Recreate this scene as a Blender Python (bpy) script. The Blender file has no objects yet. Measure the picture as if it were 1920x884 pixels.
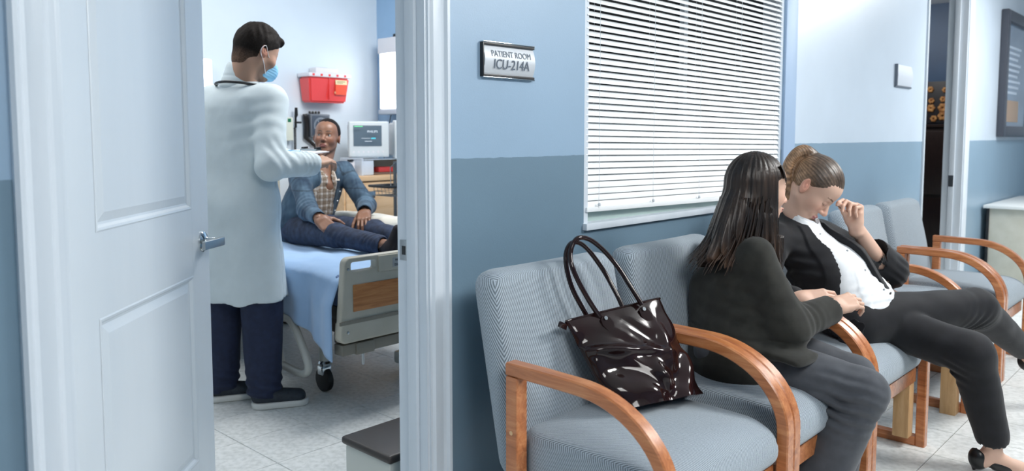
import bpy, bmesh, math, random
import numpy as np
from mathutils import Matrix, Vector

random.seed(7)
rng = np.random.RandomState(7)
S = bpy.context.scene
COL = S.collection
R = math.radians

# ------------------------------------------------------------------ camera
F_PX = 1480.0
yaw = R(43.2)
pitch = math.atan(115 / F_PX)
cam_d = bpy.data.cameras.new('camera')
cam = bpy.data.objects.new('camera', cam_d)
COL.objects.link(cam)
cam.location = (0, 0, 1.27)
cam.rotation_euler = (R(90) - pitch, 0, yaw - R(90))
cam_d.sensor_width = 36.0
cam_d.lens = 36.0 * F_PX / 1920.0
cam_d.shift_y = -72.0 / 1920.0
cam_d.clip_start = 0.05
cam_d.dof.use_dof = True
cam_d.dof.focus_distance = 2.7
cam_d.dof.aperture_fstop = 3.2
S.camera = cam

# ------------------------------------------------------------------ world, lights, exposure
W = bpy.data.worlds.new('world')
S.world = W
W.use_nodes = True
W.node_tree.nodes['Background'].inputs[0].default_value = (0.75, 0.86, 1.0, 1)
W.node_tree.nodes['Background'].inputs[1].default_value = 0.15
S.view_settings.view_transform = 'Standard'
S.view_settings.look = 'None'
S.view_settings.gamma = 1.0
S.view_settings.exposure = 0.0
S.view_settings.use_curve_mapping = False

def area(name, loc, to, size, power, col=(1.0, 0.99, 0.97), sy=None):
    d = bpy.data.lights.new(name, 'AREA')
    d.energy = power
    d.color = col
    d.size = size
    if sy:
        d.shape = 'RECTANGLE'
        d.size_y = sy
    o = bpy.data.objects.new(name, d)
    COL.objects.link(o)
    o.location = loc
    v = Vector(to) - Vector(loc)
    o.rotation_euler = v.to_track_quat('-Z', 'Y').to_euler()
    return o

area('hall_key_light', (3.5, -0.35, 2.6), (2.3, 1.2, 0.3), 0.9, 88)
area('hall_panel_light', (0.6, -0.7, 2.5), (0.6, 0.9, 0.0), 1.2, 52)
area('hall_far_light', (7.0, 0.2, 2.5), (7.0, 0.9, 0.0), 1.2, 80)
area('room_ceiling_light', (2.9, 3.1, 2.52), (2.7, 4.2, 0.6), 0.9, 46)
area('room_left_light', (1.3, 3.9, 2.52), (1.9, 4.3, 0.6), 0.9, 16)
area('dark_room_light', (8.2, 2.9, 2.5), (9.2, 2.7, 1.4), 0.6, 14)

# ------------------------------------------------------------------ helpers: colour and materials
def lin(c):
    c = c / 255.0
    return c / 12.92 if c <= 0.04045 else ((c + 0.055) / 1.055) ** 2.4

def rgb(r, g, b):
    return (lin(r), lin(g), lin(b), 1.0)

MATS = {}
def newmat(name):
    m = bpy.data.materials.new(name)
    m.use_nodes = True
    MATS[name] = m
    nt = m.node_tree
    return m, nt, nt.nodes['Principled BSDF']

def nd(nt, typ, **kw):
    n = nt.nodes.new(typ)
    for k, v in kw.items():
        if hasattr(n, k):
            setattr(n, k, v)
        else:
            n.inputs[k.replace('_', ' ')].default_value = v
    return n

def coords(nt, scale=(1, 1, 1), rot=(0, 0, 0)):
    tc = nd(nt, 'ShaderNodeTexCoord')
    mp = nd(nt, 'ShaderNodeMapping')
    mp.inputs['Scale'].default_value = scale
    mp.inputs['Rotation'].default_value = rot
    nt.links.new(tc.outputs['Object'], mp.inputs['Vector'])
    return mp.outputs['Vector']

def ramp(nt, fac, stops):
    r = nd(nt, 'ShaderNodeValToRGB')
    e = r.color_ramp.elements
    while len(e) > len(stops):
        e.remove(e[-1])
    while len(e) < len(stops):
        e.new(0.5)
    for el, (p, c) in zip(e, stops):
        el.position = p
        el.color = c
    nt.links.new(fac, r.inputs['Fac'])
    return r.outputs['Color']

def bump(nt, bs, height, strength, dist=0.01):
    b = nd(nt, 'ShaderNodeBump')
    b.inputs['Strength'].default_value = strength
    b.inputs['Distance'].default_value = dist
    nt.links.new(height, b.inputs['Height'])
    nt.links.new(b.outputs['Normal'], bs.inputs['Normal'])
    return b

def mat_noise(name, c1, c2, rough=0.5, scale=8, bscale=60, bstr=0.1, metal=0, spec=0.5, stretch=(1, 1, 1), coat=0, detail=4, lo=0.35, hi=0.65, bdist=0.004, sheen=0):
    m, nt, bs = newmat(name)
    v = coords(nt, stretch)
    n = nd(nt, 'ShaderNodeTexNoise', Scale=scale, Detail=detail)
    nt.links.new(v, n.inputs['Vector'])
    c = ramp(nt, n.outputs['Fac'], [(lo, c1), (hi, c2)])
    nt.links.new(c, bs.inputs['Base Color'])
    bs.inputs['Roughness'].default_value = rough
    bs.inputs['Metallic'].default_value = metal
    bs.inputs['Specular IOR Level'].default_value = spec
    bs.inputs['Coat Weight'].default_value = coat
    bs.inputs['Sheen Weight'].default_value = sheen
    if bstr:
        n2 = nd(nt, 'ShaderNodeTexNoise', Scale=bscale, Detail=3.0)
        nt.links.new(v, n2.inputs['Vector'])
        bump(nt, bs, n2.outputs['Fac'], bstr, bdist)
    return m

def mat_twill(name, c1, c2, freq, rough=0.9, dirv=(1.0, 0.8, -0.62), bstr=0.4, speck=0.35, sheen=0.2):
    """diagonal weave: bands along a slanted direction, broken up by a fine noise"""
    m, nt, bs = newmat(name)
    tc = nd(nt, 'ShaderNodeTexCoord')
    # the weave runs across each face by its own two axes: pick them by the facing
    sp = nd(nt, 'ShaderNodeSeparateXYZ'); nt.links.new(tc.outputs['Object'], sp.inputs[0])
    sn = nd(nt, 'ShaderNodeSeparateXYZ'); nt.links.new(tc.outputs['Normal'], sn.inputs[0])
    def math_(op, a_, b_=None, c_=None):
        n_ = nd(nt, 'ShaderNodeMath', operation=op)
        for i_, v_ in enumerate((a_, b_, c_)):
            if v_ is None: continue
            if isinstance(v_, (int, float)): n_.inputs[i_].default_value = v_
            else: nt.links.new(v_, n_.inputs[i_])
        return n_.outputs[0]
    nx, ny, nz = (math_('ABSOLUTE', sn.outputs[k_]) for k_ in range(3))
    px_, py_, pz_ = (sp.outputs[k_] for k_ in range(3))
    fz = math_('ADD', px_, math_('MULTIPLY', py_, .62))
    fy = math_('ADD', px_, math_('MULTIPLY', pz_, -.62))
    fx = math_('ADD', py_, math_('MULTIPLY', pz_, -.62))
    isz = math_('MULTIPLY', math_('GREATER_THAN', nz, nx), math_('GREATER_THAN', nz, ny))
    isx = math_('GREATER_THAN', nx, ny)
    fxy = math_('ADD', math_('MULTIPLY', fx, isx), math_('MULTIPLY', fy, math_('SUBTRACT', 1.0, isx)))
    val = math_('ADD', math_('MULTIPLY', fz, isz), math_('MULTIPLY', fxy, math_('SUBTRACT', 1.0, isz)))
    mu = nd(nt, 'ShaderNodeMath', operation='MULTIPLY')
    nt.links.new(val, mu.inputs[0])
    mu.inputs[1].default_value = freq
    si = nd(nt, 'ShaderNodeMath', operation='SINE')
    nt.links.new(mu.outputs[0], si.inputs[0])
    n = nd(nt, 'ShaderNodeTexNoise', Scale=420.0, Detail=2.0)
    nt.links.new(tc.outputs['Object'], n.inputs['Vector'])
    nm = nd(nt, 'ShaderNodeMath', operation='MULTIPLY_ADD')
    nt.links.new(n.outputs['Fac'], nm.inputs[0])
    nm.inputs[1].default_value = speck * 4
    nm.inputs[2].default_value = -speck * 2
    ad = nd(nt, 'ShaderNodeMath', operation='ADD')
    nt.links.new(si.outputs[0], ad.inputs[0])
    nt.links.new(nm.outputs[0], ad.inputs[1])
    mr = nd(nt, 'ShaderNodeMapRange')
    mr.inputs['From Min'].default_value = -1.3
    mr.inputs['From Max'].default_value = 1.3
    nt.links.new(ad.outputs[0], mr.inputs['Value'])
    c = ramp(nt, mr.outputs[0], [(0.15, c1), (0.8, c2)])
    nt.links.new(c, bs.inputs['Base Color'])
    bs.inputs['Roughness'].default_value = rough
    bs.inputs['Specular IOR Level'].default_value = 0.2
    bs.inputs['Sheen Weight'].default_value = sheen
    bump(nt, bs, mr.outputs[0], bstr, 0.0015)
    return m

def mat_wood(name, c1, c2, c3, axis=1, rough=0.32, scale=9.0, stretch=14, coat=0.3):
    m, nt, bs = newmat(name)
    sc = [stretch] * 3
    sc[axis] = 1.0
    v = coords(nt, tuple(sc))
    n = nd(nt, 'ShaderNodeTexNoise', Scale=scale, Detail=8.0, Roughness=0.65, Distortion=0.6)
    nt.links.new(v, n.inputs['Vector'])
    c = ramp(nt, n.outputs['Fac'], [(0.3, c1), (0.5, c2), (0.68, c3)])
    nt.links.new(c, bs.inputs['Base Color'])
    bs.inputs['Roughness'].default_value = rough
    bs.inputs['Coat Weight'].default_value = coat
    bs.inputs['Coat Roughness'].default_value = 0.25
    bump(nt, bs, n.outputs['Fac'], 0.08, 0.002)
    return m

def mat_plain(name, c, rough=0.5, metal=0.0, spec=0.5, emit=None, estr=0.0, trans=0.0, alpha=1.0, coat=0.0):
    m, nt, bs = newmat(name)
    bs.inputs['Base Color'].default_value = c
    bs.inputs['Roughness'].default_value = rough
    bs.inputs['Metallic'].default_value = metal
    bs.inputs['Specular IOR Level'].default_value = spec
    bs.inputs['Transmission Weight'].default_value = trans
    bs.inputs['Coat Weight'].default_value = coat
    bs.inputs['Alpha'].default_value = alpha
    if emit:
        bs.inputs['Emission Color'].default_value = emit
        bs.inputs['Emission Strength'].default_value = estr
    return m

def mat_vcol(name, rough=0.5, sss=0.0, bscale=250, bstr=0.08, spec=0.4, sheen=0.0, bdist=0.001):
    """albedo comes from the colour the mesh carries per vertex (lips, brows, hairline, prints)"""
    m, nt, bs = newmat(name)
    a = nd(nt, 'ShaderNodeVertexColor')
    a.layer_name = 'col'
    nt.links.new(a.outputs['Color'], bs.inputs['Base Color'])
    bs.inputs['Roughness'].default_value = rough
    bs.inputs['Specular IOR Level'].default_value = spec
    bs.inputs['Sheen Weight'].default_value = sheen
    if sss:
        bs.inputs['Subsurface Weight'].default_value = sss
        bs.inputs['Subsurface Radius'].default_value = (0.012, 0.005, 0.003)
        bs.inputs['Subsurface Scale'].default_value = 0.5
    v = coords(nt)
    n2 = nd(nt, 'ShaderNodeTexNoise', Scale=float(bscale), Detail=3.0)
    nt.links.new(v, n2.inputs['Vector'])
    bump(nt, bs, n2.outputs['Fac'], bstr, bdist)
    return m

# ------------------------------------------------------------------ helpers: objects
def tag(o, label=None, cat=None, group=None, kind=None):
    if label: o['label'] = label
    if cat: o['category'] = cat
    if group: o['group'] = group
    if kind: o['kind'] = kind
    return o

def empty(name, loc, label=None, cat=None, group=None, rz=0.0, kind=None):
    o = bpy.data.objects.new(name, None)
    COL.objects.link(o)
    o.location = loc
    o.rotation_euler = (0, 0, rz)
    o.empty_display_size = 0.1
    return tag(o, label, cat, group, kind)

def link_mesh(name, me, mat, parent=None, loc=None):
    o = bpy.data.objects.new(name, me)
    COL.objects.link(o)
    if mat is not None and len(me.materials) == 0:
        me.materials.append(mat)
    if parent is not None:
        o.parent = parent
    if loc is not None:
        o.location = loc
    return o

class MB:
    """collects shapes in world coordinates, links them as one mesh object"""
    def __init__(self):
        self.bm = bmesh.new()
    def _add(self, vs, fs):
        v = [self.bm.verts.new(p) for p in vs]
        out = []
        for f in fs:
            try:
                out.append(self.bm.faces.new([v[i] for i in f]))
            except ValueError:
                pass
        return v, out
    def box(self, x0, x1, y0, y1, z0, z1, bev=0.0, seg=2, M=None):
        vs = [(x, y, z) for z in (z0, z1) for y in (y0, y1) for x in (x0, x1)]
        if M is not None:
            vs = [tuple(M @ Vector(p)) for p in vs]
        fs = [(0, 2, 3, 1), (4, 5, 7, 6), (0, 1, 5, 4), (2, 6, 7, 3), (0, 4, 6, 2), (1, 3, 7, 5)]
        v, f = self._add(vs, fs)
        if bev > 0:
            eds = list({e for fc in f for e in fc.edges})
            bmesh.ops.bevel(self.bm, geom=eds, offset=bev, segments=seg, profile=0.6, affect='EDGES')
        return self
    def prism(self, pts, a0, a1, axis='y', bev=0.0):
        """2-D outline extruded: axis y -> pts are (x,z); x -> (y,z); z -> (x,y)"""
        def mk(p, a):
            if axis == 'y': return (p[0], a, p[1])
            if axis == 'x': return (a, p[0], p[1])
            return (p[0], p[1], a)
        n = len(pts)
        vs = [mk(p, a0) for p in pts] + [mk(p, a1) for p in pts]
        fs = [tuple(range(n)), tuple(range(2 * n - 1, n - 1, -1))]
        for i in range(n):
            j = (i + 1) % n
            fs.append((i, i + n, j + n, j))
        v, f = self._add(vs, fs)
        if bev > 0:
            eds = list({e for fc in f[:2] for e in fc.edges})
            bmesh.ops.bevel(self.bm, geom=eds, offset=bev, segments=2, profile=0.6, affect='EDGES')
        return self
    def tube(self, pts, r, n=10, closed=False):
        pts = [Vector(p) for p in pts]
        rs = r if isinstance(r, (list, tuple)) else [r] * len(pts)
        rings = []
        prev = None
        N = len(pts)
        for i, p in enumerate(pts):
            if closed:
                t = (pts[(i + 1) % N] - pts[i - 1]).normalized()
            else:
                t = (pts[min(i + 1, N - 1)] - pts[max(i - 1, 0)]).normalized()
            if prev is None:
                u = t.orthogonal().normalized()
            else:
                u = (prev - t * prev.dot(t)).normalized()
            prev = u
            w = t.cross(u)
            rings.append([self.bm.verts.new(p + (u * math.cos(2 * math.pi * k / n) + w * math.sin(2 * math.pi * k / n)) * rs[i]) for k in range(n)])
        M = N if closed else N - 1
        for i in range(M):
            a, b = rings[i], rings[(i + 1) % N]
            for k in range(n):
                self.bm.faces.new((a[k], a[(k + 1) % n], b[(k + 1) % n], b[k]))
        if not closed:
            self.bm.faces.new(rings[0][::-1])
            self.bm.faces.new(rings[-1])
        return self
    def sweep(self, path, prof, xdir=Vector((1, 0, 0))):
        """closed profile (a along xdir, b along the path's left normal) swept along a path in a plane normal to xdir"""
        pts = [Vector(p) for p in path]
        rings = []
        for i, p in enumerate(pts):
            t = (pts[min(i + 1, len(pts) - 1)] - pts[max(i - 1, 0)]).normalized()
            nrm = t.cross(xdir).normalized()
            rings.append([self.bm.verts.new(p + xdir * a + nrm * b) for a, b in prof])
        n = len(prof)
        for i in range(len(pts) - 1):
            for k in range(n):
                self.bm.faces.new((rings[i][k], rings[i][(k + 1) % n], rings[i + 1][(k + 1) % n], rings[i + 1][k]))
        self.bm.faces.new(rings[0][::-1])
        self.bm.faces.new(rings[-1])
        return self
    def lathe(self, c, prof, n=24, axis='z'):
        c = Vector(c)
        rings = []
        for r, h in prof:
            ring = []
            for k in range(n):
                a = 2 * math.pi * k / n
                q = (r * math.cos(a), r * math.sin(a), h)
                if axis == 'x': q = (q[2], q[0], q[1])
                if axis == 'y': q = (q[0], q[2], q[1])
                ring.append(self.bm.verts.new(c + Vector(q)))
            rings.append(ring)
        for i in range(len(rings) - 1):
            for k in range(n):
                self.bm.faces.new((rings[i][k], rings[i][(k + 1) % n], rings[i + 1][(k + 1) % n], rings[i + 1][k]))
        self.bm.faces.new(rings[0][::-1])
        self.bm.faces.new(rings[-1])
        return self
    def grid(self, fn, nu, nv, closed_u=False):
        vv = [[self.bm.verts.new(fn(i / nu, j / nv)) for j in range(nv + 1)] for i in range(nu + (0 if closed_u else 1))]
        for i in range(nu):
            for j in range(nv):
                a = vv[i]; b = vv[(i + 1) % len(vv)]
                self.bm.faces.new((a[j], b[j], b[j + 1], a[j + 1]))
        return self
    def build(self, name, mat, parent=None, origin=None, smooth=True, angle=35):
        bm = self.bm
        bmesh.ops.recalc_face_normals(bm, faces=bm.faces)
        org = Vector(origin) if origin is not None else (parent_world(parent) if parent is not None else base_center(bm))
        M = parent.matrix_basis.to_3x3().inverted() if parent is not None and origin is None else None
        for v in bm.verts:
            v.co = v.co - org
        if M is not None and parent.parent is None:
            for v in bm.verts:
                v.co = M @ v.co
        me = bpy.data.meshes.new(name)
        if smooth:
            lim = R(angle)
            for f in bm.faces: f.smooth = True
            for e in bm.edges:
                if len(e.link_faces) == 2 and e.calc_face_angle(0) > lim:
                    e.smooth = False
        bm.to_mesh(me)
        bm.free()
        o = link_mesh(name, me, mat, parent)
        if parent is None:
            o.location = org
        return o

def parent_world(p):
    v = Vector((0, 0, 0))
    while p is not None:
        v = v + Vector(p.location)
        p = p.parent
    return v

def base_center(bm):
    xs = [v.co.x for v in bm.verts]; ys = [v.co.y for v in bm.verts]; zs = [v.co.z for v in bm.verts]
    return Vector(((min(xs) + max(xs)) / 2, (min(ys) + max(ys)) / 2, min(zs)))

def text_obj(txt, size, mat, parent, M, name='lettering', extrude=0.0006, sx=1.0, space=1.0, shear=0.0):
    cu = bpy.data.curves.new('txt', 'FONT')
    cu.body = txt
    cu.size = size
    cu.extrude = extrude
    cu.align_x = 'CENTER'
    cu.align_y = 'CENTER'
    cu.space_character = space
    cu.shear = shear
    t = bpy.data.objects.new('txt', cu)
    COL.objects.link(t)
    dg = bpy.context.evaluated_depsgraph_get()
    dg.update()
    me = bpy.data.meshes.new_from_object(t.evaluated_get(dg))
    bpy.data.objects.remove(t)
    o = bpy.data.objects.new(name, me)
    COL.objects.link(o)
    me.materials.clear()
    me.materials.append(mat)
    me.transform(M @ Matrix.Diagonal((sx, 1, 1, 1)))
    me.transform(Matrix.Translation(-parent_world(parent)))
    o.parent = parent
    return o

def copy_tree(o, parent=None):
    c = o.copy()
    COL.objects.link(c)
    c.parent = parent
    for ch in list(o.children):
        copy_tree(ch, c)
    return c

# ------------------------------------------------------------------ helpers: distance-field modelling
def A3(v): return np.array(v, dtype=np.float32)
def vl(a): return np.sqrt(np.einsum('ij,ij->i', a, a))
def unit(v):
    v = np.array(v, dtype=np.float64)
    return v / np.linalg.norm(v)

def cap(a, b, ra, rb=None):
    a, b = A3(a), A3(b)
    rb = ra if rb is None else rb
    ab = b - a
    L = float(ab @ ab) + 1e-9
    def f(p):
        t = np.clip(((p - a) @ ab) / L, 0, 1)
        return vl(p - a - t[:, None] * ab) - (ra + (rb - ra) * t)
    return f

def ecap(a, b, ra, rb, side):
    """tapered limb with elliptical section: ra=(along side, along the other normal)"""
    a, b = A3(a), A3(b)
    w = unit(b - a)
    s = np.array(side, float)
    s = unit(s - w * (s @ w))
    n = np.cross(w, s)
    w, s, n = A3(w), A3(s), A3(n)
    L = float(np.linalg.norm(b - a))
    def f(p):
        q = p - a
        h = q @ w
        t = np.clip(h / L, 0, 1)
        r1 = ra[0] + (rb[0] - ra[0]) * t
        r2 = ra[1] + (rb[1] - ra[1]) * t
        e = h - t * L
        m = np.minimum(r1, r2)
        k = np.sqrt(((q @ s) / r1) ** 2 + ((q @ n) / r2) ** 2 + (e / m) ** 2)
        return (k - 1) * m
    return f

def ell(c, r, M=None):
    c = A3(c)
    r = A3(r)
    mn = float(r.min())
    def f(p):
        q = p - c
        if M is not None:
            q = q @ M
        k0 = vl(q / r)
        k1 = vl(q / (r * r)) + 1e-9
        return k0 * (k0 - 1) / k1
    return f

def rbox(c, h, r, M=None):
    c, h = A3(c), A3(h) - r
    def f(p):
        q = p - c
        if M is not None:
            q = q @ M
        q = np.abs(q) - h
        return vl(np.maximum(q, 0)) + np.minimum(q.max(axis=1), 0) - r
    return f

def half(o, n):
    """inside = the side the normal points away from"""
    o, n = A3(o), A3(unit(n))
    return lambda p: (p - o) @ n

def smn(d1, d2, k):
    if k <= 0: return np.minimum(d1, d2)
    h = np.maximum(k - np.abs(d1 - d2), 0) / k
    return np.minimum(d1, d2) - h * h * k * 0.25

def U(k, *fs):
    def f(p):
        d = fs[0](p)
        for g in fs[1:]:
            d = smn(d, g(p), k)
        return d
    return f

def SUB(k, a, *bs):
    def f(p):
        d = a(p)
        for b in bs:
            d = -smn(-d, b(p), k)
        return d
    return f

def INT(k, a, b):
    return lambda p: -smn(-a(p), -b(p), k)

def OFF(a, o):
    return lambda p: a(p) - o

_wd = rng.normal(size=(40, 3))
_wd /= np.linalg.norm(_wd, axis=1)[:, None]
_wd = _wd.astype(np.float32)
def wob(p, freq, seed=0, n=4, st=(1, 1, 1)):
    p = p * A3(st) * freq
    s = 0
    for i in range(n):
        d = _wd[(seed * 5 + i) % 40]
        s = s + np.sin(p @ d * (1 + 0.37 * i) + seed * 1.7 + i * 2.1 + 1.5 * np.sin(p @ _wd[(seed * 5 + i + 7) % 40] * 0.8))
    return s / n

def DISP(a, g):
    return lambda p: a(p) + g(p)

def wrinkle(c, axis, lam, amp, rad, seed=0):
    """creases across an axis, strongest at c"""
    c = A3(c); ax = A3(unit(axis))
    def g(p):
        q = p - c
        w = np.exp(-np.einsum('ij,ij->i', q, q) / (rad * rad))
        ph = q @ ax * (2 * math.pi / lam) + 1.6 * wob(p, 22, seed, 3)
        return amp * w * np.sin(ph)
    return g

def mesh_sdf(fn, lo, hi, h, B=6):
    lo = np.array(lo, float); hi = np.array(hi, float)
    nb = np.ceil((hi - lo) / (h * B)).astype(int)
    n = nb * B + 1
    ci = np.stack(np.meshgrid(*[np.arange(k) for k in nb], indexing='ij'), -1).reshape(-1, 3)
    cc = (lo + (ci + 0.5) * B * h).astype(np.float32)
    dc = fn(cc)
    keep = np.abs(dc) < B * h * 0.5 * 1.7321 * 1.35 + h
    V = np.where(dc < 0, -1.0, 1.0).astype(np.float32).reshape(nb)
    D = np.ones(n, np.float32)
    D[:-1, :-1, :-1] = np.repeat(np.repeat(np.repeat(V, B, 0), B, 1), B, 2)
    k = ci[keep]
    loc = np.stack(np.meshgrid(*[np.arange(B + 1)] * 3, indexing='ij'), -1).reshape(-1, 3)
    mask = np.zeros(n, bool)
    for a in range(0, len(k), 4000):
        idx = (k[a:a + 4000, None, :] * B + loc[None]).reshape(-1, 3)
        mask[idx[:, 0], idx[:, 1], idx[:, 2]] = True
    gi = np.argwhere(mask)
    for a in range(0, len(gi), 400000):
        g = gi[a:a + 400000]
        D[g[:, 0], g[:, 1], g[:, 2]] = fn((lo + g * h).astype(np.float32))
    # close at the borders of the grid
    for ax in range(3):
        sl = [slice(None)] * 3
        sl[ax] = 0; D[tuple(sl)] = np.maximum(D[tuple(sl)], h * 0.3)
        sl[ax] = -1; D[tuple(sl)] = np.maximum(D[tuple(sl)], h * 0.3)
    neg = D < 0
    cnt = np.zeros(n - 1, np.int8)
    offs = [(i, j, l) for i in (0, 1) for j in (0, 1) for l in (0, 1)]
    for i, j, l in offs:
        cnt += neg[i:n[0] - 1 + i, j:n[1] - 1 + j, l:n[2] - 1 + l]
    act = (cnt > 0) & (cnt < 8)
    cells = np.argwhere(act)
    vid = np.full(n - 1, -1, np.int32)
    vid[act] = np.arange(len(cells))
    cv = {o: D[cells[:, 0] + o[0], cells[:, 1] + o[1], cells[:, 2] + o[2]] for o in offs}
    acc = np.zeros((len(cells), 3)); num = np.zeros(len(cells))
    for o in offs:
        for ax in range(3):
            if o[ax] == 0:
                o2 = list(o); o2[ax] = 1; o2 = tuple(o2)
                d0, d1 = cv[o], cv[o2]
                m = (d0 < 0) != (d1 < 0)
                t = np.zeros(len(cells)); t[m] = d0[m] / (d0[m] - d1[m])
                pt = np.array(o, float)[None] + np.zeros((len(cells), 3))
                pt[:, ax] += t
                acc[m] += pt[m]; num[m] += 1
    verts = lo + (cells + acc / num[:, None]) * h
    quads = []
    for ax in range(3):
        b, c = (ax + 1) % 3, (ax + 2) % 3
        s0 = [slice(1, n[q] - 1) for q in range(3)]; s0[ax] = slice(0, n[ax] - 1)
        s1 = list(s0); s1[ax] = slice(1, n[ax])
        a0 = neg[tuple(s0)]; a1 = neg[tuple(s1)]
        e = np.argwhere(a0 != a1)
        if len(e) == 0: continue
        fl = a0[e[:, 0], e[:, 1], e[:, 2]]
        e = e + np.array([0 if q == ax else 1 for q in range(3)])
        def g(db, dc_):
            q = e.copy(); q[:, b] += db; q[:, c] += dc_
            return vid[q[:, 0], q[:, 1], q[:, 2]]
        qd = np.stack([g(-1, -1), g(0, -1), g(0, 0), g(-1, 0)], 1)
        qd[~fl] = qd[~fl][:, ::-1]
        quads.append(qd)
    return verts, np.concatenate(quads)

def np_mesh(name, verts, quads, colfn=None):
    me = bpy.data.meshes.new(name)
    me.vertices.add(len(verts))
    me.vertices.foreach_set('co', np.asarray(verts, np.float32).ravel())
    me.loops.add(quads.size)
    me.loops.foreach_set('vertex_index', quads.astype(np.int32).ravel())
    me.polygons.add(len(quads))
    me.polygons.foreach_set('loop_start', np.arange(0, quads.size, 4, dtype=np.int32))
    me.polygons.foreach_set('loop_total', np.full(len(quads), 4, np.int32))
    me.polygons.foreach_set('use_smooth', np.ones(len(quads), bool))
    me.update(calc_edges=True)
    return me

def add_col(me, cols):
    at = me.color_attributes.new('col', 'FLOAT_COLOR', 'POINT')
    c = np.ones((len(cols), 4), np.float32)
    c[:, :3] = cols
    at.data.foreach_set('color', c.ravel())

def join_parts(parts):
    vs, fs, off = [], [], 0
    for v, f in parts:
        vs.append(v); fs.append(f + off); off += len(v)
    return np.concatenate(vs), np.concatenate(fs)

def sdf_obj(name, parts, mat, parent=None, origin=None, colfn=None):
    """parts: list of (fn, lo, hi, h) in world coordinates, joined into one mesh object"""
    vs, fs = join_parts([mesh_sdf(*p) for p in parts])
    org = np.array(parent_world(parent) if parent is not None else (origin if origin is not None else (0, 0, 0)))
    me = np_mesh(name, vs - org, fs)
    if colfn is not None:
        add_col(me, colfn(vs))
    o = link_mesh(name, me, mat, parent)
    if parent is None:
        o.location = tuple(org)
    return o

# ================================================================== materials of the place
WALL_Y = 1.71
def mat_wall(name, up, low, zsplit, gloss=0.35):
    """one wall painted in two bands that meet at a hand-cut line"""
    m, nt, bs = newmat(name)
    tc = nd(nt, 'ShaderNodeTexCoord')
    sep = nd(nt, 'ShaderNodeSeparateXYZ')
    geo = nd(nt, 'ShaderNodeNewGeometry')
    nt.links.new(geo.outputs['Position'], sep.inputs[0])
    n = nd(nt, 'ShaderNodeTexNoise', Scale=25.0, Detail=3.0)
    nt.links.new(geo.outputs['Position'], n.inputs['Vector'])
    ma = nd(nt, 'ShaderNodeMath', operation='MULTIPLY_ADD')
    nt.links.new(n.outputs['Fac'], ma.inputs[0])
    ma.inputs[1].default_value = 0.006
    nt.links.new(sep.outputs['Z'], ma.inputs[2])
    gt = nd(nt, 'ShaderNodeMath', operation='GREATER_THAN')
    nt.links.new(ma.outputs[0], gt.inputs[0])
    gt.inputs[1].default_value = zsplit + 0.003
    mix = nd(nt, 'ShaderNodeMix', data_type='RGBA')
    nt.links.new(gt.outputs[0], mix.inputs['Factor'])
    mix.inputs[6].default_value = low
    mix.inputs[7].default_value = up
    n2 = nd(nt, 'ShaderNodeTexNoise', Scale=2.5, Detail=5.0)
    nt.links.new(geo.outputs['Position'], n2.inputs['Vector'])
    v = ramp(nt, n2.outputs['Fac'], [(0.3, (0.93, 0.93, 0.93, 1)), (0.7, (1, 1, 1, 1))])
    mm = nd(nt, 'ShaderNodeMix', data_type='RGBA', blend_type='MULTIPLY')
    mm.inputs['Factor'].default_value = 1.0
    nt.links.new(mix.outputs[2], mm.inputs[6])
    nt.links.new(v, mm.inputs[7])
    nt.links.new(mm.outputs[2], bs.inputs['Base Color'])
    bs.inputs['Roughness'].default_value = gloss
    n3 = nd(nt, 'ShaderNodeTexNoise', Scale=220.0, Detail=3.0)
    nt.links.new(geo.outputs['Position'], n3.inputs['Vector'])
    bump(nt, bs, n3.outputs['Fac'], 0.12, 0.002)
    return m

UP = rgb(145, 172, 196)
LOW = rgb(108, 134, 152)
m_wall = mat_wall('hall_wall_paint', UP, LOW, 1.203, 0.42)
m_wall2 = mat_wall('far_wall_paint', rgb(204, 218, 232), rgb(138, 164, 184), 1.231, 0.3)  # stronger light at this end of the wall is put into paler colours
m_wall3 = mat_wall('left_wall_paint', UP, LOW, 1.187, 0.42)
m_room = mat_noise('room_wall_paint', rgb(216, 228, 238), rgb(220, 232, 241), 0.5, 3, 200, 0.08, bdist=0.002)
m_room_r = mat_noise('room_side_paint', rgb(150, 185, 218), rgb(158, 191, 222), 0.5, 3, 200, 0.08, bdist=0.002)  # this wall catches less light; the shade is put into a darker blue
m_ceil = mat_noise('ceiling_paint', rgb(225, 228, 230), rgb(232, 234, 236), 0.8, 30, 90, 0.3)
m_trim = mat_noise('trim_paint', rgb(203, 213, 222), rgb(214, 222, 230), 0.32, 6, 90, 0.18, stretch=(1, 1, 0.15), bdist=0.003)
m_door = mat_noise('door_paint', rgb(206, 216, 224), rgb(212, 221, 228), 0.33, 5, 60, 0.12, stretch=(1, 1, 0.2), bdist=0.002)
m_navy = mat_noise('navy_wall', rgb(20, 58, 92), rgb(25, 66, 102), 0.5, 4, 150, 0.05)
m_darkwood = mat_wood('dark_wood', rgb(30, 22, 20), rgb(42, 30, 27), rgb(52, 38, 33), axis=2)
m_tile = mat_noise('vinyl_tile', rgb(206, 210, 208), rgb(232, 235, 234), 0.36, 42, 120, 0.06, detail=8, lo=0.3, hi=0.6, bdist=0.001)
m_grout = mat_plain('tile_seam', rgb(92, 88, 82), 0.8)
m_metal = mat_plain('brushed_metal', rgb(176, 180, 182), 0.28, 1.0)
m_chrome = mat_plain('chrome', rgb(205, 210, 212), 0.12, 1.0)
m_blind = mat_plain('blind_vinyl', rgb(240, 244, 246), 0.42)
m_cord = mat_plain('blind_cord', rgb(206, 212, 218), 0.7)
m_backing = mat_plain('dark_pane', (0.006, 0.008, 0.01, 1), 0.12, spec=0.35)
m_black = mat_plain('black_plastic', rgb(26, 27, 29), 0.38)
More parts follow.
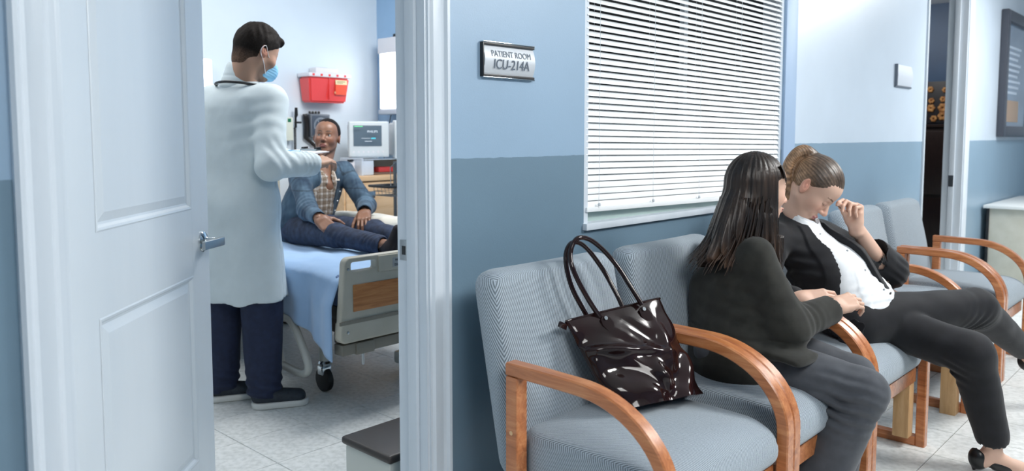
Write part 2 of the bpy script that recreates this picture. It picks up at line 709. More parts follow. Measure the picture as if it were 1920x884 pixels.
m_light = mat_plain('lit_diffuser', (1, 1, 1, 1), 0.5, emit=(0.95, 0.98, 1, 1), estr=3.0)
m_wood = mat_wood('chair_wood', rgb(150, 88, 50), rgb(186, 116, 70), rgb(206, 142, 94), axis=1, rough=0.3, scale=5.0, stretch=9, coat=0.4)
m_palewood = mat_wood('pale_wood', rgb(188, 146, 98), rgb(206, 166, 118), rgb(216, 180, 134), axis=2, rough=0.4, scale=5, stretch=10, coat=0.1)
m_seat = mat_twill('grey_twill', rgb(104, 114, 121), rgb(182, 194, 204), 900.0)
m_seat2 = mat_twill('grey_twill_far', rgb(112, 120, 128), rgb(160, 168, 176), 620.0)

# ================================================================== shell
def struct(mb, name, mat, **kw):
    o = mb.build(name, mat, **kw)
    o['kind'] = 'structure'
    return o

# hall wall in pieces around the doorway, the window and the second doorway; thickness 0.12
TH = 0.12
y0, y1 = WALL_Y, WALL_Y + TH
struct(MB().box(-1.6, 0.512, y0, y1, 0, 2.7), 'wall_left', m_wall3)
wm = MB()
wm.box(0.512, 1.468, y0, y1, 2.06, 2.7)
wm.box(1.468, 2.19, y0, y1, 0, 2.7)
wm.box(2.19, 3.765, y0, y1, 0, 0.955)
wm.box(2.19, 3.765, y0, y1, 2.12, 2.7)
wm.box(3.765, 3.895, y0, y1, 0, 2.7)
struct(wm, 'wall_front', m_wall)
wm = MB()
wm.box(3.895, 6.06, y0, y1, 0, 2.7)
wm.box(6.06, 7.12, y0, y1, 2.5, 2.7)
wm.box(7.12, 10.0, y0, y1, 0, 2.7)
struct(wm, 'wall_far', m_wall2)
struct(MB().box(-1.72, -1.6, -2.3, y1, 0, 2.7), 'wall_back', m_wall3)
struct(MB().box(10.0, 10.12, -2.3, y1, 0, 2.7), 'wall_end', m_wall2)
struct(MB().box(-1.72, 10.12, -2.42, -2.3, 0, 2.7), 'wall_right', m_wall)
# patient room
struct(MB().box(-0.4, 3.91, 5.15, 5.27, 0, 2.7), 'wall_room_back', m_room)
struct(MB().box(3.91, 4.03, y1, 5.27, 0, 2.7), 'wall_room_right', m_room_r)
struct(MB().box(-0.52, -0.4, y1, 5.27, 0, 2.7), 'wall_room_left', m_room)
# dark room past the second doorway
struct(MB().box(4.6, 9.6, 4.2, 4.3, 0, 2.7), 'wall_navy_back', m_navy)
struct(MB().box(9.5, 9.6, y1, 4.2, 0, 2.7), 'wall_navy_right', m_navy)
struct(MB().box(4.5, 4.6, y1, 4.3, 0, 2.7), 'wall_navy_left', m_navy)
cl = MB()
cl.box(-1.72, 10.12, -2.42, 5.27, 2.7, 2.8)
struct(cl, 'ceiling', m_ceil)

floor = struct(MB().box(-1.72, 10.12, -2.42, 5.27, -0.1, 0.0), 'floor', m_grout)
# single vinyl tiles where the seams can be told apart; the material of one flush sheet beyond
T = 0.305
tile_me = None
spots = []
for i in range(-3, 30):
    for j in range(-14, 9):
        cx = 1.85 + T * (i + 0.5); cy = 2.70 + T * (j + 0.5)
        hall = (0.6 < cx < 6.5) and (-0.1 < cy < y0 - 0.02) and cx > cy * 0.5 + 1.0
        room = (1.0 < cx < 3.85) and (y1 - 0.12 < cy < 4.9) and cx < cy * 0.95 + 0.2 and cx > 0.28 * cy + 0.15
        if hall or room:
            spots.append((cx * cx + cy * cy, i, j, cx, cy))
spots.sort()
spots = spots[:290]
done = {(i, j) for _, i, j, _, _ in spots}
def tile_mesh():
    bm = bmesh.new()
    hfx = T / 2 - 0.0013
    vs = [(-hfx, -hfx, 0), (hfx, -hfx, 0), (hfx, hfx, 0), (-hfx, hfx, 0)]
    e = 0.0012
    lo = [bm.verts.new(v) for v in vs]
    up = [bm.verts.new((v[0] - math.copysign(e, v[0]), v[1] - math.copysign(e, v[1]), 0.003)) for v in vs]
    bm.faces.new(up)
    for q in range(4):
        bm.faces.new((lo[q], lo[(q + 1) % 4], up[(q + 1) % 4], up[q]))
    me = bpy.data.meshes.new('tile')
    bm.to_mesh(me); bm.free()
    me.materials.append(m_tile)
    return me
tile_me = tile_mesh()
forg = parent_world(floor)
for _, i, j, cx, cy in spots:
    o = link_mesh('tile', tile_me, None, floor)
    o.location = Vector((cx, cy, 0.0)) - forg
rest = MB()
for i in range(-12, 28):
    for j in range(-17, 9):
        if (i, j) not in done:
            cx = 1.85 + T * (i + 0.5); cy = 2.70 + T * (j + 0.5)
            hh = T / 2 - 0.0013
            rest.box(cx - hh, cx + hh, cy - hh, cy + hh, 0.0, 0.003)
ro = rest.build('tile_field', m_tile, parent=floor, smooth=False)
ro['kind'] = 'stuff'
# one tile material for objects sharing coordinates: random origin per tile
nt = m_tile.node_tree

# ------------------------------------------------ trim around the first doorway
def casing(mb, x0, x1, z1, yb=WALL_Y, flip=False):
    """moulded casing seen in section: raised outer bead, hollow, flat"""
    w = x1 - x0
    prof = [(0, 0), (0, .014), (.10, .022), (.22, .022), (.30, .014), (.42, .012), (.62, .016), (.82, .016), (.92, .010), (1.0, .009), (1.0, 0)]
    if flip:
        prof = [(1 - a, b) for a, b in prof][::-1]
    pts = [(x0 + a * w, yb - b) for a, b in prof]
    mb.prism(pts, 0.0, z1, axis='z')
tm = MB(); casing(tm, 0.440, 0.512, 2.06)
struct(tm, 'trim_1', m_trim, angle=20)
tm = MB(); casing(tm, 1.468, 1.548, 2.06, flip=True)
struct(tm, 'trim_2', m_trim, angle=20)
tm = MB(); tm.box(0.44, 1.548, WALL_Y - 0.016, WALL_Y, 2.06, 2.135, 0.004)
struct(tm, 'trim_3', m_trim)
# jambs with stop strips
jb = MB()
jb.box(0.505, 0.524, y0 - 0.004, y1 + 0.004, 0, 2.045)
jb.box(0.524, 0.535, y0 + 0.002, y0 + 0.075, 0, 2.03, 0.003)
struct(jb, 'trim_4', m_trim)
jb = MB()
jb.box(1.459, 1.476, y0 - 0.004, y1 + 0.004, 0, 2.045)
jb.box(1.447, 1.459, y0 + 0.03, y0 + 0.070, 0, 2.03, 0.003)
struct(jb, 'trim_5', m_trim)
struct(MB().box(0.505, 1.476, y0 - 0.004, y1 + 0.004, 2.03, 2.06), 'trim_6', m_trim)
# strike plate on the jamb
sp = empty('strike_plate', (1.458, y1 - 0.025, 0.90), 'small metal strike plate set in the white door jamb beside the grey wall', 'strike plate')
MB().box(1.4565, 1.459, y1 - 0.045, y1 - 0.008, 0.905, 0.965, 0.0005).build('plate', m_metal, sp)
MB().box(1.4555, 1.4567, y1 - 0.034, y1 - 0.019, 0.922, 0.948).build('latch_hole', m_black, sp)

# ------------------------------------------------ the open two-panel door
DA = R(44.5)
door = empty('door_1', (0.53, 1.83, 0.008), 'open white two-panel door with a lever handle, swung into the patient room', None, rz=DA, kind='structure')
# built in door coordinates: x along the leaf from the hinge, -y faces the hall, then placed by the parent's rotation
DW, DH, DT = 0.925, 2.015, 0.035
def local(name, mb, mat, parent, **kw):
    bm = mb.bm
    bmesh.ops.recalc_face_normals(bm, faces=bm.faces)
    me = bpy.data.meshes.new(name)
    lim = R(kw.get('angle', 30))
    for f in bm.faces: f.smooth = True
    for e in bm.edges:
        if len(e.link_faces) == 2 and e.calc_face_angle(0) > lim: e.smooth = False
    bm.to_mesh(me); bm.free()
    return link_mesh(name, me, mat, parent)
px0, px1 = 0.20, 0.785
pz = [(0.235, 0.83), (1.035, 1.905)]
lf = MB()
lf.box(0, px0, 0, DT, 0, DH, 0.001, 1)
lf.box(px1, DW, 0, DT, 0, DH, 0.001, 1)
zz = [0, pz[0][0], pz[0][1], pz[1][0], pz[1][1], DH]
for a in (0, 2, 4):
    lf.box(px0 - .001, px1 + .001, 0.0001, DT - .0001, zz[a], zz[a + 1])
lf_o = local('leaf', lf, m_door, door)
for (za, zb) in pz:
    pn = MB()
    # moulding: outer bead falls into a groove, slope up to the raised field
    prof = [(0.0, 0.0), (0.004, -0.002), (0.010, 0.0), (0.016, 0.007), (0.022, 0.0085), (0.045, 0.0015), (0.050, 0.0015)]
    for side in (0, 1):
        rings = []
        for (ins, dep) in prof:
            yy = dep if side == 0 else DT - dep
            rings.append([pn.bm.verts.new(q) for q in ((px0 + ins, yy, za + ins), (px1 - ins, yy, za + ins), (px1 - ins, yy, zb - ins), (px0 + ins, yy, zb - ins))])
        for a, b in zip(rings, rings[1:]):
            for q in range(4):
                pn.bm.faces.new((a[q], a[(q + 1) % 4], b[(q + 1) % 4], b[q]))
        pn.bm.faces.new(rings[-1])
    local('raised_panel', pn, m_door, door, angle=15)
# hinges
for hz in (0.24, 1.055, 1.80):
    hg = MB()
    hg.lathe((-0.004, -0.006, hz - 0.046), [(0.0055, 0), (0.0055, 0.09)], 10)
    hg.box(-0.004, 0.004, -0.002, DT - 0.008, hz - 0.045, hz + 0.045)
    h = local('hinge', hg, mat_plain('painted_hinge', rgb(150, 152, 150), 0.5) if hz < 0.3 else MATS['painted_hinge'], door)
# lever handle: rose, neck, lever
rose = MB()
rose.lathe((0.868, 0.0, 0.925), [(0.0, 0.0), (0.033, 0.0), (0.033, -0.004), (0.027, -0.010), (0.016, -0.014), (0.0135, -0.018), (0.013, -0.05), (0.0, -0.05)], 28, axis='y')
hd = local('door_handle', rose, m_chrome, door)
lv = MB()
lv.prism([(0.885, -0.066), (0.868, -0.068), (0.80, -0.055), (0.757, -0.050), (0.757, -0.040), (0.80, -0.043), (0.868, -0.045), (0.885, -0.046)], 0.912, 0.938, axis='z', bev=0.002)
lvo = local('lever', lv, m_metal, hd)

# ------------------------------------------------ window, sill and the mini blind
wf = empty('window_1', (2.98, WALL_Y + 0.05, 0.955), kind='structure')
fm = MB()
fm.box(2.19, 2.215, y0 + 0.002, y1, 0.955, 2.12)
fm.box(3.74, 3.765, y0 + 0.002, y1, 0.955, 2.12)
fm.box(2.215, 3.74, y0 + 0.002, y1, 2.095, 2.12)
fm.box(2.965, 2.995, y0 + 0.075, y1 - 0.005, 0.99, 2.095)
fm.build('window_frame', m_trim, wf)
MB().box(2.185, 3.77, y0 - 0.018, y1, 0.937, 0.962, 0.004).build('window_sill', m_trim, wf)
MB().box(2.21, 3.745, y1 - 0.022, y1 - 0.014, 0.96, 2.1).build('pane', m_backing, wf)  # opaque backing, no glass; its near-black colour stands in for shade between slats
MB().box(2.21, 3.745, y0 + 0.03, y1 - 0.023, 0.955, 1.02, 0.002).build('lower_sash', mat_plain('sash_green_grey', rgb(176, 196, 192), 0.4), wf)
tm = MB(); tm.box(3.768, 3.897, y0 - 0.014, y0, 0.0, 2.7, 0.003)
struct(tm, 'trim_7', mat_noise('side_strip_paint', rgb(154, 178, 206), rgb(158, 182, 210), 0.45, 4, 100, 0.1))

bl = empty('window_blind', (2.98, WALL_Y + 0.004, 1.0), 'white horizontal mini blind closed over the corridor window', 'blind')
NS = 47
z_lo, z_hi = 1.018, 2.09
def slat_mesh():
    bm = bmesh.new()
    L = 1.545; wd = 0.0265
    rows = []
    for q in range(5):
        s = (q / 4 - 0.5) * wd
        hgt = 0.0022 * (1 - (2 * q / 4 - 1) ** 2)
        rows.append([bm.verts.new((x, s, hgt)) for x in (-L / 2, 0, L / 2)])
    rows2 = []
    for q in range(5):
        s = (q / 4 - 0.5) * wd
        hgt = 0.0022 * (1 - (2 * q / 4 - 1) ** 2) - 0.0004
        rows2.append([bm.verts.new((x, s, hgt)) for x in (-L / 2, 0, L / 2)])
    for a in range(4):
        for b in range(2):
            f = bm.faces.new((rows[a][b], rows[a][b + 1], rows[a + 1][b + 1], rows[a + 1][b])); f.smooth = True
            f = bm.faces.new((rows2[a][b + 1], rows2[a][b], rows2[a + 1][b], rows2[a + 1][b + 1])); f.smooth = True
    me = bpy.data.meshes.new('slat')
    bm.to_mesh(me); bm.free()
    me.materials.append(m_blind)
    return me
sm = slat_mesh()
borg = parent_world(bl)
for q in range(NS):
    t = q / (NS - 1)
    z = z_lo + (z_hi - z_lo) * t
    o = link_mesh('slat', sm, None, bl)
    o.location = Vector((2.977, WALL_Y + 0.008, z)) - borg
    tilt = R(64 - 24 * t + random.uniform(-1.2, 1.2)) if q > 3 else R(70)
    roll = 0.016 * (1 - t) + random.uniform(-0.0006, 0.0006)
    o.rotation_euler = (tilt, roll, 0)
rl = MB(); rl.box(-0.775, 0.775, -0.012, 0.012, -0.009, 0.009, 0.004)
me_o = local('bottom_rail', rl, m_blind, bl)
me_o.location = Vector((2.977, WALL_Y + 0.006, 0.996)) - borg
me_o.rotation_euler = (0, 0.017, 0)
hr = MB(); hr.box(2.20, 3.755, WALL_Y - 0.005, WALL_Y + 0.035, 2.095, 2.12, 0.002)
hr.build('head_rail', m_blind, bl)
for xx in (2.27, 2.62, 2.97, 3.32, 3.67):
    cd = MB()
    for yy in (-0.006, 0.021):
        cd.tube([(xx, WALL_Y + yy, 1.01), (xx, WALL_Y + yy, 2.1)], 0.0008, 5)
    cd.build('ladder_cord', m_cord, bl)
    cc = MB(); cc.lathe((xx, WALL_Y - 0.008, 1.013 - (xx - 2.977) * 0.017 - 0.006), [(0.004, 0), (0.006, 0.004), (0.004, 0.011)], 8)
    cc.build('cord_plug', m_cord, bl)

# ------------------------------------------------ room sign
sg = empty('room_sign', (1.80, WALL_Y, 1.44), 'curved silver room sign reading PATIENT ROOM ICU-214A on the blue wall beside the doorway', 'sign')
sx0, sx1, sz0, sz1 = 1.683, 1.914, 1.449, 1.552
bk = MB()
arc = []
for q in range(13):
    t = q / 12
    z = sz0 + 0.008 + (sz1 - sz0 - 0.016) * t
    arc.append((WALL_Y - 0.006 - 0.011 * math.sin(math.pi * t), z))
arc = [(WALL_Y, arc[0][1])] + arc + [(WALL_Y, arc[-1][1])]
bk.prism(arc, sx0 + 0.002, sx1 - 0.002, axis='x')
bk.build('face_plate', mat_plain('sign_silver', rgb(200, 206, 212), 0.42, 0.1), sg, angle=25)
for zc in (sz0, sz1 - 0.008):
    MB().box(sx0, sx1, WALL_Y - 0.012, WALL_Y, zc, zc + 0.008, 0.001).build('edge_rail', m_black, sg)
for zc in (sz0 - 0.0035, sz1):
    MB().box(sx0, sx1, WALL_Y - 0.013, WALL_Y, zc, zc + 0.0035, 0.0006).build('metal_lip', m_chrome, sg)
MB().box(sx0 - 0.003, sx0 + 0.0015, WALL_Y - 0.014, WALL_Y, sz0, sz1, 0.001).build('end_cap', m_black, sg)
m_ink = mat_plain('sign_ink', rgb(108, 120, 132), 0.6)
Rx = Matrix.Rotation(R(90), 4, 'X')
text_obj('PATIENT ROOM', 0.027, m_ink, sg, Matrix.Translation((1.803, WALL_Y - 0.0156, 1.519)) @ Matrix.Rotation(R(-13), 4, 'X') @ Rx, sx=0.92, extrude=0.0003)
m_ink2 = mat_plain('sign_ink_bold', rgb(92, 104, 118), 0.6)
t2 = text_obj('ICU-214A', 0.042, m_ink2, sg, Matrix.Translation((1.803, WALL_Y - 0.0176, 1.487)) @ Matrix.Rotation(R(7), 4, 'X') @ Rx, sx=0.93, extrude=0.0004)

# small card holder on the far wall
ch = empty('card_holder', (5.55, WALL_Y, 1.60), 'small curved white name plate on the pale wall left of the dark doorway', 'name plate')
arc = [(WALL_Y - 0.006 - 0.014 * math.sin(math.pi * q / 8), 1.595 + 0.135 * q / 8) for q in range(9)]
MB().prism([(WALL_Y, arc[0][1])] + arc + [(WALL_Y, arc[-1][1])], 5.42, 5.72, axis='x').build('face_plate', mat_plain('plate_white', rgb(214, 222, 232), 0.4), ch)
MB().box(5.41, 5.42, WALL_Y - 0.018, WALL_Y, 1.592, 1.732).build('end_cap', mat_plain('cap_grey', rgb(96, 106, 118), 0.4), ch)
MB().box(5.41, 5.73, WALL_Y - 0.01, WALL_Y, 1.585, 1.596, .001).build('metal_lip', MATS['cap_grey'], ch)

# ------------------------------------------------ second doorway
tm = MB(); tm.box(6.045, 6.075, y0 - 0.012, y1, 0, 2.5, 0.003)
struct(tm, 'trim_8', m_trim)
tm = MB(); casing(tm, 7.12, 7.27, 2.5)
struct(tm, 'trim_9', m_trim, angle=20)
tm = MB()
tm.box(7.105, 7.12, y0 - 0.004, y1 + 0.02, 0, 2.5)
tm.box(7.09, 7.105, y0 + 0.05, y0 + 0.09, 0, 2.5, 0.003)
struct(tm, 'trim_10', m_trim)
MB().box(7.086, 7.0905, y0 + 0.052, y0 + 0.088, 0.86, 0.95).build('strike_plate', m_metal)
tag(bpy.data.objects['strike_plate.001'] if 'strike_plate.001' in bpy.data.objects else bpy.data.objects['strike_plate'], 'metal strike plate on the white jamb of the dark far doorway', 'strike plate')

# ------------------------------------------------ picture frame on the far wall
pf = empty('framed_poster', (8.9, WALL_Y, 1.25), 'large dark framed poster on the pale wall at the right edge', 'poster')
MB().box(8.20, 8.30, WALL_Y - 0.06, WALL_Y, 1.26, 2.40, 0.012).build('frame_side', mat_plain('frame_dark', rgb(62, 66, 76), 0.35), pf)
MB().box(9.45, 9.55, WALL_Y - 0.06, WALL_Y, 1.26, 2.40, 0.012).build('frame_side', MATS['frame_dark'], pf)
MB().box(8.30, 9.45, WALL_Y - 0.06, WALL_Y, 1.26, 1.36, 0.012).build('frame_rail', MATS['frame_dark'], pf)
MB().box(8.30, 9.45, WALL_Y - 0.06, WALL_Y, 2.30, 2.40, 0.012).build('frame_rail', MATS['frame_dark'], pf)
m_post = mat_noise('poster_print', rgb(70, 92, 118), rgb(116, 140, 166), 0.12, 2.2, 10, 0.0, stretch=(1, 1, 2), coat=0.5)
MB().box(8.29, 9.46, WALL_Y - 0.02, WALL_Y - 0.005, 1.35, 2.31).build('print_sheet', m_post, pf)
MB().box(8.42, 8.95, WALL_Y - 0.022, WALL_Y - 0.0195, 1.40, 1.60).build('print_patch', mat_plain('poster_tan', rgb(170, 140, 110), 0.3), pf)
for q in range(9):
    MB().box(8.42, 8.85 + 0.18 * ((q * 7) % 3) / 3, WALL_Y - 0.0225, WALL_Y - 0.0195, 1.66 + q * 0.052, 1.682 + q * 0.052).build('print_line', mat_plain('poster_white', rgb(190, 205, 222), 0.3) if q == 0 else MATS['poster_white'], pf)

# ------------------------------------------------ low cabinet against the far wall
cb = empty('low_cabinet', (8.3, 1.35, 0), 'low beige cabinet with a pale top against the wall at the right edge', 'cabinet')
m_beige = mat_noise('beige_laminate', rgb(186, 186, 174), rgb(194, 194, 183), 0.5, 12, 60, 0.05)
MB().box(7.80, 9.2, 0.95, 1.66, 0.0, 0.645, 0.004).build('body', m_beige, cb)
MB().box(7.77, 9.22, 0.92, 1.69, 0.645, 0.672, 0.004).build('top', mat_plain('pale_top', rgb(216, 220, 220), 0.4), cb)
MB().box(7.79, 7.802, 1.645, 1.665, 0.0, 0.645).build('edge_strip', m_black, cb)  # black strip stands in for the shadowed gap between cabinet and wall
MB().box(8.0, 9.0, 0.935, 0.95, 0.08, 0.60, 0.003).build('door', m_beige, cb)
MB().box(8.45, 8.58, 0.925, 0.937, 0.52, 0.535).build('handle', m_metal, cb)

# ------------------------------------------------ things in the dark room beyond the second doorway
dc = empty('dark_sideboard', (9.2, 2.9, 0), 'tall dark wooden sideboard inside the far doorway against the navy wall', 'sideboard')
MB().box(9.02, 9.47, 1.9, 3.9, 0.003, 1.36, 0.004).build('body', m_darkwood, dc)
MB().box(9.0, 9.475, 1.88, 3.93, 1.36, 1.39, 0.004).build('top', m_darkwood, dc)
for q in range(3):
    MB().box(9.005, 9.02, 1.93 + q * .66, 2.56 + q * .66, 0.1, 0.62, 0.004).build('door', m_darkwood, dc)
    MB().box(9.005, 9.02, 1.93 + q * .66, 2.56 + q * .66, 0.66, 1.32, 0.004).build('door', m_darkwood, dc)
fp = empty('flower_picture', (9.47, 2.55, 1.42), 'small dark picture with amber flowers on the navy wall inside the far doorway', 'picture')
MB().box(9.46, 9.497, 2.22, 2.72, 1.41, 1.86, 0.004).build('board', mat_plain('picture_dark', rgb(32, 30, 34), 0.5), fp)
m_amber = mat_noise('amber_petals', rgb(150, 92, 44), rgb(214, 160, 96), 0.6, 30, 60, 0.2)
for q in range(16):
    fl = MB()
    c = (9.455, 2.29 + 0.10 * (q % 4) + random.uniform(-.03, .03), 1.47 + 0.10 * (q // 4) + random.uniform(-.02, .02))
    rr = random.uniform(.03, .05)
    for k in range(6):
        a = k * math.pi / 3
        fl.lathe((c[0], c[1] + rr * .6 * math.cos(a), c[2] + rr * .6 * math.sin(a)), [(0.001, 0.004), (rr * .5, 0), (rr * .35, -0.012), (0.001, -0.016)], 7, axis='x')
    fl.build('flower', m_amber, fp)
lf_ = empty('hanging_leaves', (9.48, 2.33, 2.0), 'small sprig of green leaves above the flower picture in the far doorway', 'leaves')
m_leaf = mat_noise('leaf_green', rgb(80, 110, 60), rgb(160, 180, 110), 0.5, 30, 60, 0.2)
for q in range(5):
    a = q * 1.3
    MB().lathe((9.475, 2.33 + .04 * math.cos(a), 2.04 + 0.05 * math.sin(a * 1.7)), [(0.001, 0.01), (0.03, 0.004), (0.02, -0.006), (0.001, -0.01)], 8, axis='x').build('leaf', m_leaf, lf_)

# ------------------------------------------------ light fittings on the ceiling (out of frame, mirrored in gloss)
for k, (lx, ly) in enumerate([(0.6, -0.7), (3.5, -0.75), (7.0, 0.2), (2.9, 3.1)]):
    ft = empty('ceiling_light', (lx, ly, 2.66), ['square ceiling light panel above the doorway', 'square ceiling light panel opposite the chairs', 'square ceiling light panel at the far end of the hall', 'square ceiling light panel in the patient room'][k], 'ceiling light', 'square ceiling light panels')
    MB().box(lx - .63, lx + .63, ly - .33, ly + .33, 2.66, 2.70, 0.005).build('frame', m_metal, ft)
    MB().box(lx - .6, lx + .6, ly - .3, ly + .3, 2.652, 2.661).build('diffuser', m_light, ft)

# ================================================================== waiting chairs
CW = 0.650
AW = 0.042
def arm_path():
    pts = [(0, .520, .642), (0, .40, .642), (0, .29, .640)]
    # bent front: quarter of an ellipse from the arm down into the front leg
    for q in range(1, 17):
        a = (math.pi / 2) * q / 16
        pts.append((0, .29 - .272 * math.sin(a), .425 + .215 * math.cos(a)))
    pts += [(0, .018, .30), (0, .018, 0.0)]
    return pts

def rect_prof(w, t, b=0.004):
    w /= 2; t /= 2
    return [(-w, -t + b), (-w + b, -t), (w - b, -t), (w, -t + b), (w, t - b), (w - b, t), (-w + b, t), (-w, t - b)]

def seat_sdf():
    hw = CW / 2 - AW - .004
    def f(p):
        x = np.abs(p[:, 0] - CW / 2)
        y = p[:, 1] - .275
        # plan outline: square-ish front, strongly rounded rear corners
        r = np.where(y > 0, .085, .035)
        hy = .262
        qx = x - (hw - r); qy = np.abs(y) - (hy - r)
        d2 = np.sqrt(np.maximum(qx, 0) ** 2 + np.maximum(qy, 0) ** 2) + np.minimum(np.maximum(qx, qy), 0) - r
        top = .452 + .034 * (1 - (x / .33) ** 2) * (1 - (y / .32) ** 2) - .05 * np.clip((-y - .16) / .11, 0, 1) ** 2
        bot = .328 + .025 * np.clip((-y - .20) / .07, 0, 1) ** 2
        dz = np.maximum(p[:, 2] - top, bot - p[:, 2])
        rr = .030
        d = np.sqrt(np.maximum(d2 + rr, 0) ** 2 + np.maximum(dz + rr, 0) ** 2) + np.minimum(np.maximum(d2 + rr, dz + rr), 0) - rr
        seam = .0035 * np.exp(-((p[:, 2] - .425 + .03 * np.clip((-y - .16) / .11, 0, 1) ** 2) / .0035) ** 2) * (d2 > -.02)
        return d * .9 + seam
    return f

def back_sdf():
    def f(p):
        q = p.copy()
        x_ = np.abs(p[:, 0] - CW / 2); z_ = p[:, 2]
        r_ = .085
        c2 = np.sqrt(np.maximum(x_ - .302 + r_, 0) ** 2 + np.maximum(z_ - .895 + r_, 0) ** 2) - r_
        lean = .555 + (p[:, 2] - .45) * .20
        q[:, 1] = p[:, 1] - lean - 0.05 * ((p[:, 0] - CW / 2) / .3) ** 2 * 0.25
        a = rbox((CW / 2, 0, .605), (.302, .048, .290), .046)(q)
        b = ell((CW / 2, -.018, .60), (.30, .055, .29))(q)
        return -smn(-smn(a, b, .02), -c2, .03) * .95
    return f

def make_chair(mat, post=None):
    root = empty('waiting_chair', (0, 0, 0))
    path = arm_path()
    for ax in (AW / 2, CW - AW / 2):
        m = MB()
        m.sweep([(ax, y, z) for _, y, z in path], rect_prof(AW, .036))
        a = m.build('armrest', m_wood, root)
        MB().box(ax - AW / 2, ax + AW / 2, .480, .520, 0, .6235, .003).build('rear_leg', m_wood, root)
        MB().box(ax - AW / 2, ax + AW / 2, .036, .480, 0.0, .038, .003).build('floor_rail', m_wood, root)
    MB().box(AW, CW - AW, .040, .066, .270, .328, .003).build('front_rail', m_wood, root)
    MB().box(AW, CW - AW, .45, .48, .270, .328, .003).build('rear_rail', m_wood, root)
    v, fq = mesh_sdf(seat_sdf(), (.03, -.02, .30), (CW - .03, .60, .52), .008)
    link_mesh('seat', np_mesh('seat', v, fq), mat, root)
    v, fq = mesh_sdf(back_sdf(), (.0, .42, .29), (CW, .74, .93), .009)
    link_mesh('backrest', np_mesh('backrest', v, fq), mat, root)
    # screw plugs on the rear leg
    MB().lathe((-.0008, .50, .47), [(.006, 0), (.006, .002)], 10, axis='x').build('screw_cap', m_palewood, root)
    return root

proto = make_chair(m_seat)
X0 = [1.503, 2.156, 2.812]
CL = ['nearest grey waiting chair, the patent leather handbag lying on its seat',
      'second grey waiting chair, under the dark-haired woman in charcoal',
      'third grey waiting chair, under the woman with a ponytail in a black blazer',
      'empty grey waiting chair directly beyond the woman with the ponytail',
      'farthest grey waiting chair, last of the row near the dark doorway']
chairs = [proto]
for k in range(1, 3):
    chairs.append(copy_tree(proto))
for c, x in zip(chairs, X0):
    c.location = (x, .915, 0.003)
far = copy_tree(proto)
far.location = (3.98, .885, 0.003)
far2 = copy_tree(far)
far2.location = (4.645, .885, 0.003)
chairs += [far, far2]
for c, l in zip(chairs, CL):
    tag(c, l, 'chair', 'grey waiting chairs along the hall wall')
# pale posts under the seats of two chairs
MB().box(3.462 - .105, 3.462 - .044, .960, 1.02, .048, .30, .002).build('support_post', m_palewood, chairs[2])
MB().box(3.98 - .066, 3.98 - .003, .925, .99, .003, .40, .002).build('support_post', m_palewood, far)

# ================================================================== patent leather handbag
m_pat, nt, bs = newmat('patent_leather')
v = coords(nt)
n = nd(nt, 'ShaderNodeTexNoise', Scale=6.0, Detail=2.0)
nt.links.new(v, n.inputs['Vector'])
c = ramp(nt, n.outputs['Fac'], [(0.3, rgb(28, 17, 16)), (0.7, rgb(38, 18, 20))])
nt.links.new(c, bs.inputs['Base Color'])
bs.inputs['Roughness'].default_value = 0.09
bs.inputs['Specular IOR Level'].default_value = 0.42
bs.inputs['Coat Weight'].default_value = 0.0
bs.inputs['Coat Roughness'].default_value = 0.03
n2 = nd(nt, 'ShaderNodeTexNoise', Scale=9.0, Detail=1.0, Distortion=1.5)
nt.links.new(v, n2.inputs['Vector'])
bump(nt, bs, n2.outputs['Fac'], 0.09, 0.012)

bag = empty('handbag', (1.93, 1.26, .485), 'glossy dark brown patent leather handbag with two looped handles on the nearest chair', 'handbag')
TL, TR, BL, BR = [np.array(q) for q in ((1.742, 1.425, .735), (2.083, 1.325, .765), (1.790, 1.275, .492), (2.072, 1.175, .492))]
nrm = unit(np.cross(TR - TL, BL - TL))
if nrm[1] > 0: nrm = -nrm
def bagpt(u, v, s):
    top = TL * (1 - u) + TR * u
    bot = BL * (1 - u) + BR * u
    p = top * (1 - v) + bot * v
    th = .010 + .05 * v ** .8 * (1 - .3 * (2 * u - 1) ** 2)
    edge = (1 - abs(2 * u - 1) ** 6) ** .5 if abs(2 * u - 1) < 1 else 0
    th *= max(edge, 0.02)
    w = 0
    if s < 0:
        # big diagonal crumples of stiff patent leather, collapse at the lower left
        w += .012 * math.sin(9 * v + 7 * u + 2.5 * math.sin(5 * u + 3 * v)) * v
        w += .004 * math.sin(17 * v - 9 * u + 3 * math.sin(6 * u)) * min(1, 2 * v)
        w -= .022 * math.exp(-((u - .22) / .14) ** 2 - ((v - .60) / .18) ** 2)
        w += .018 * math.exp(-((u - .30) / .5) ** 2 - ((v - .34 - .25 * u) / .045) ** 2)
        w += .016 * math.exp(-((u - .55) / .06) ** 2 - ((v - .72) / .2) ** 2)
        w += .010 * math.exp(-((u - .86 + .2 * v) / .05) ** 2 - ((v - .5) / .3) ** 2)
    p = p + nrm * (th * (1 if s < 0 else -1) + w * (1 if s < 0 else 0))
    # the base swells out
    p = p + np.array([(.5 - u) * -.03 * v, 0, 0])
    return p
bm_ = MB()
NU, NV = 64, 56
fr = [[bm_.bm.verts.new(bagpt(i / NU, j / NV, -1)) for j in range(NV + 1)] for i in range(NU + 1)]
bk_ = [[bm_.bm.verts.new(bagpt(i / NU, j / NV, 1)) for j in range(NV + 1)] for i in range(NU + 1)]
for i in range(NU):
    for j in range(NV):
        bm_.bm.faces.new((fr[i][j], fr[i][j + 1], fr[i + 1][j + 1], fr[i + 1][j]))
        bm_.bm.faces.new((bk_[i][j], bk_[i + 1][j], bk_[i + 1][j + 1], bk_[i][j + 1]))
for i in range(NU):
    for j in (0, NV):
        bm_.bm.faces.new((fr[i][j], fr[i + 1][j], bk_[i + 1][j], bk_[i][j]))
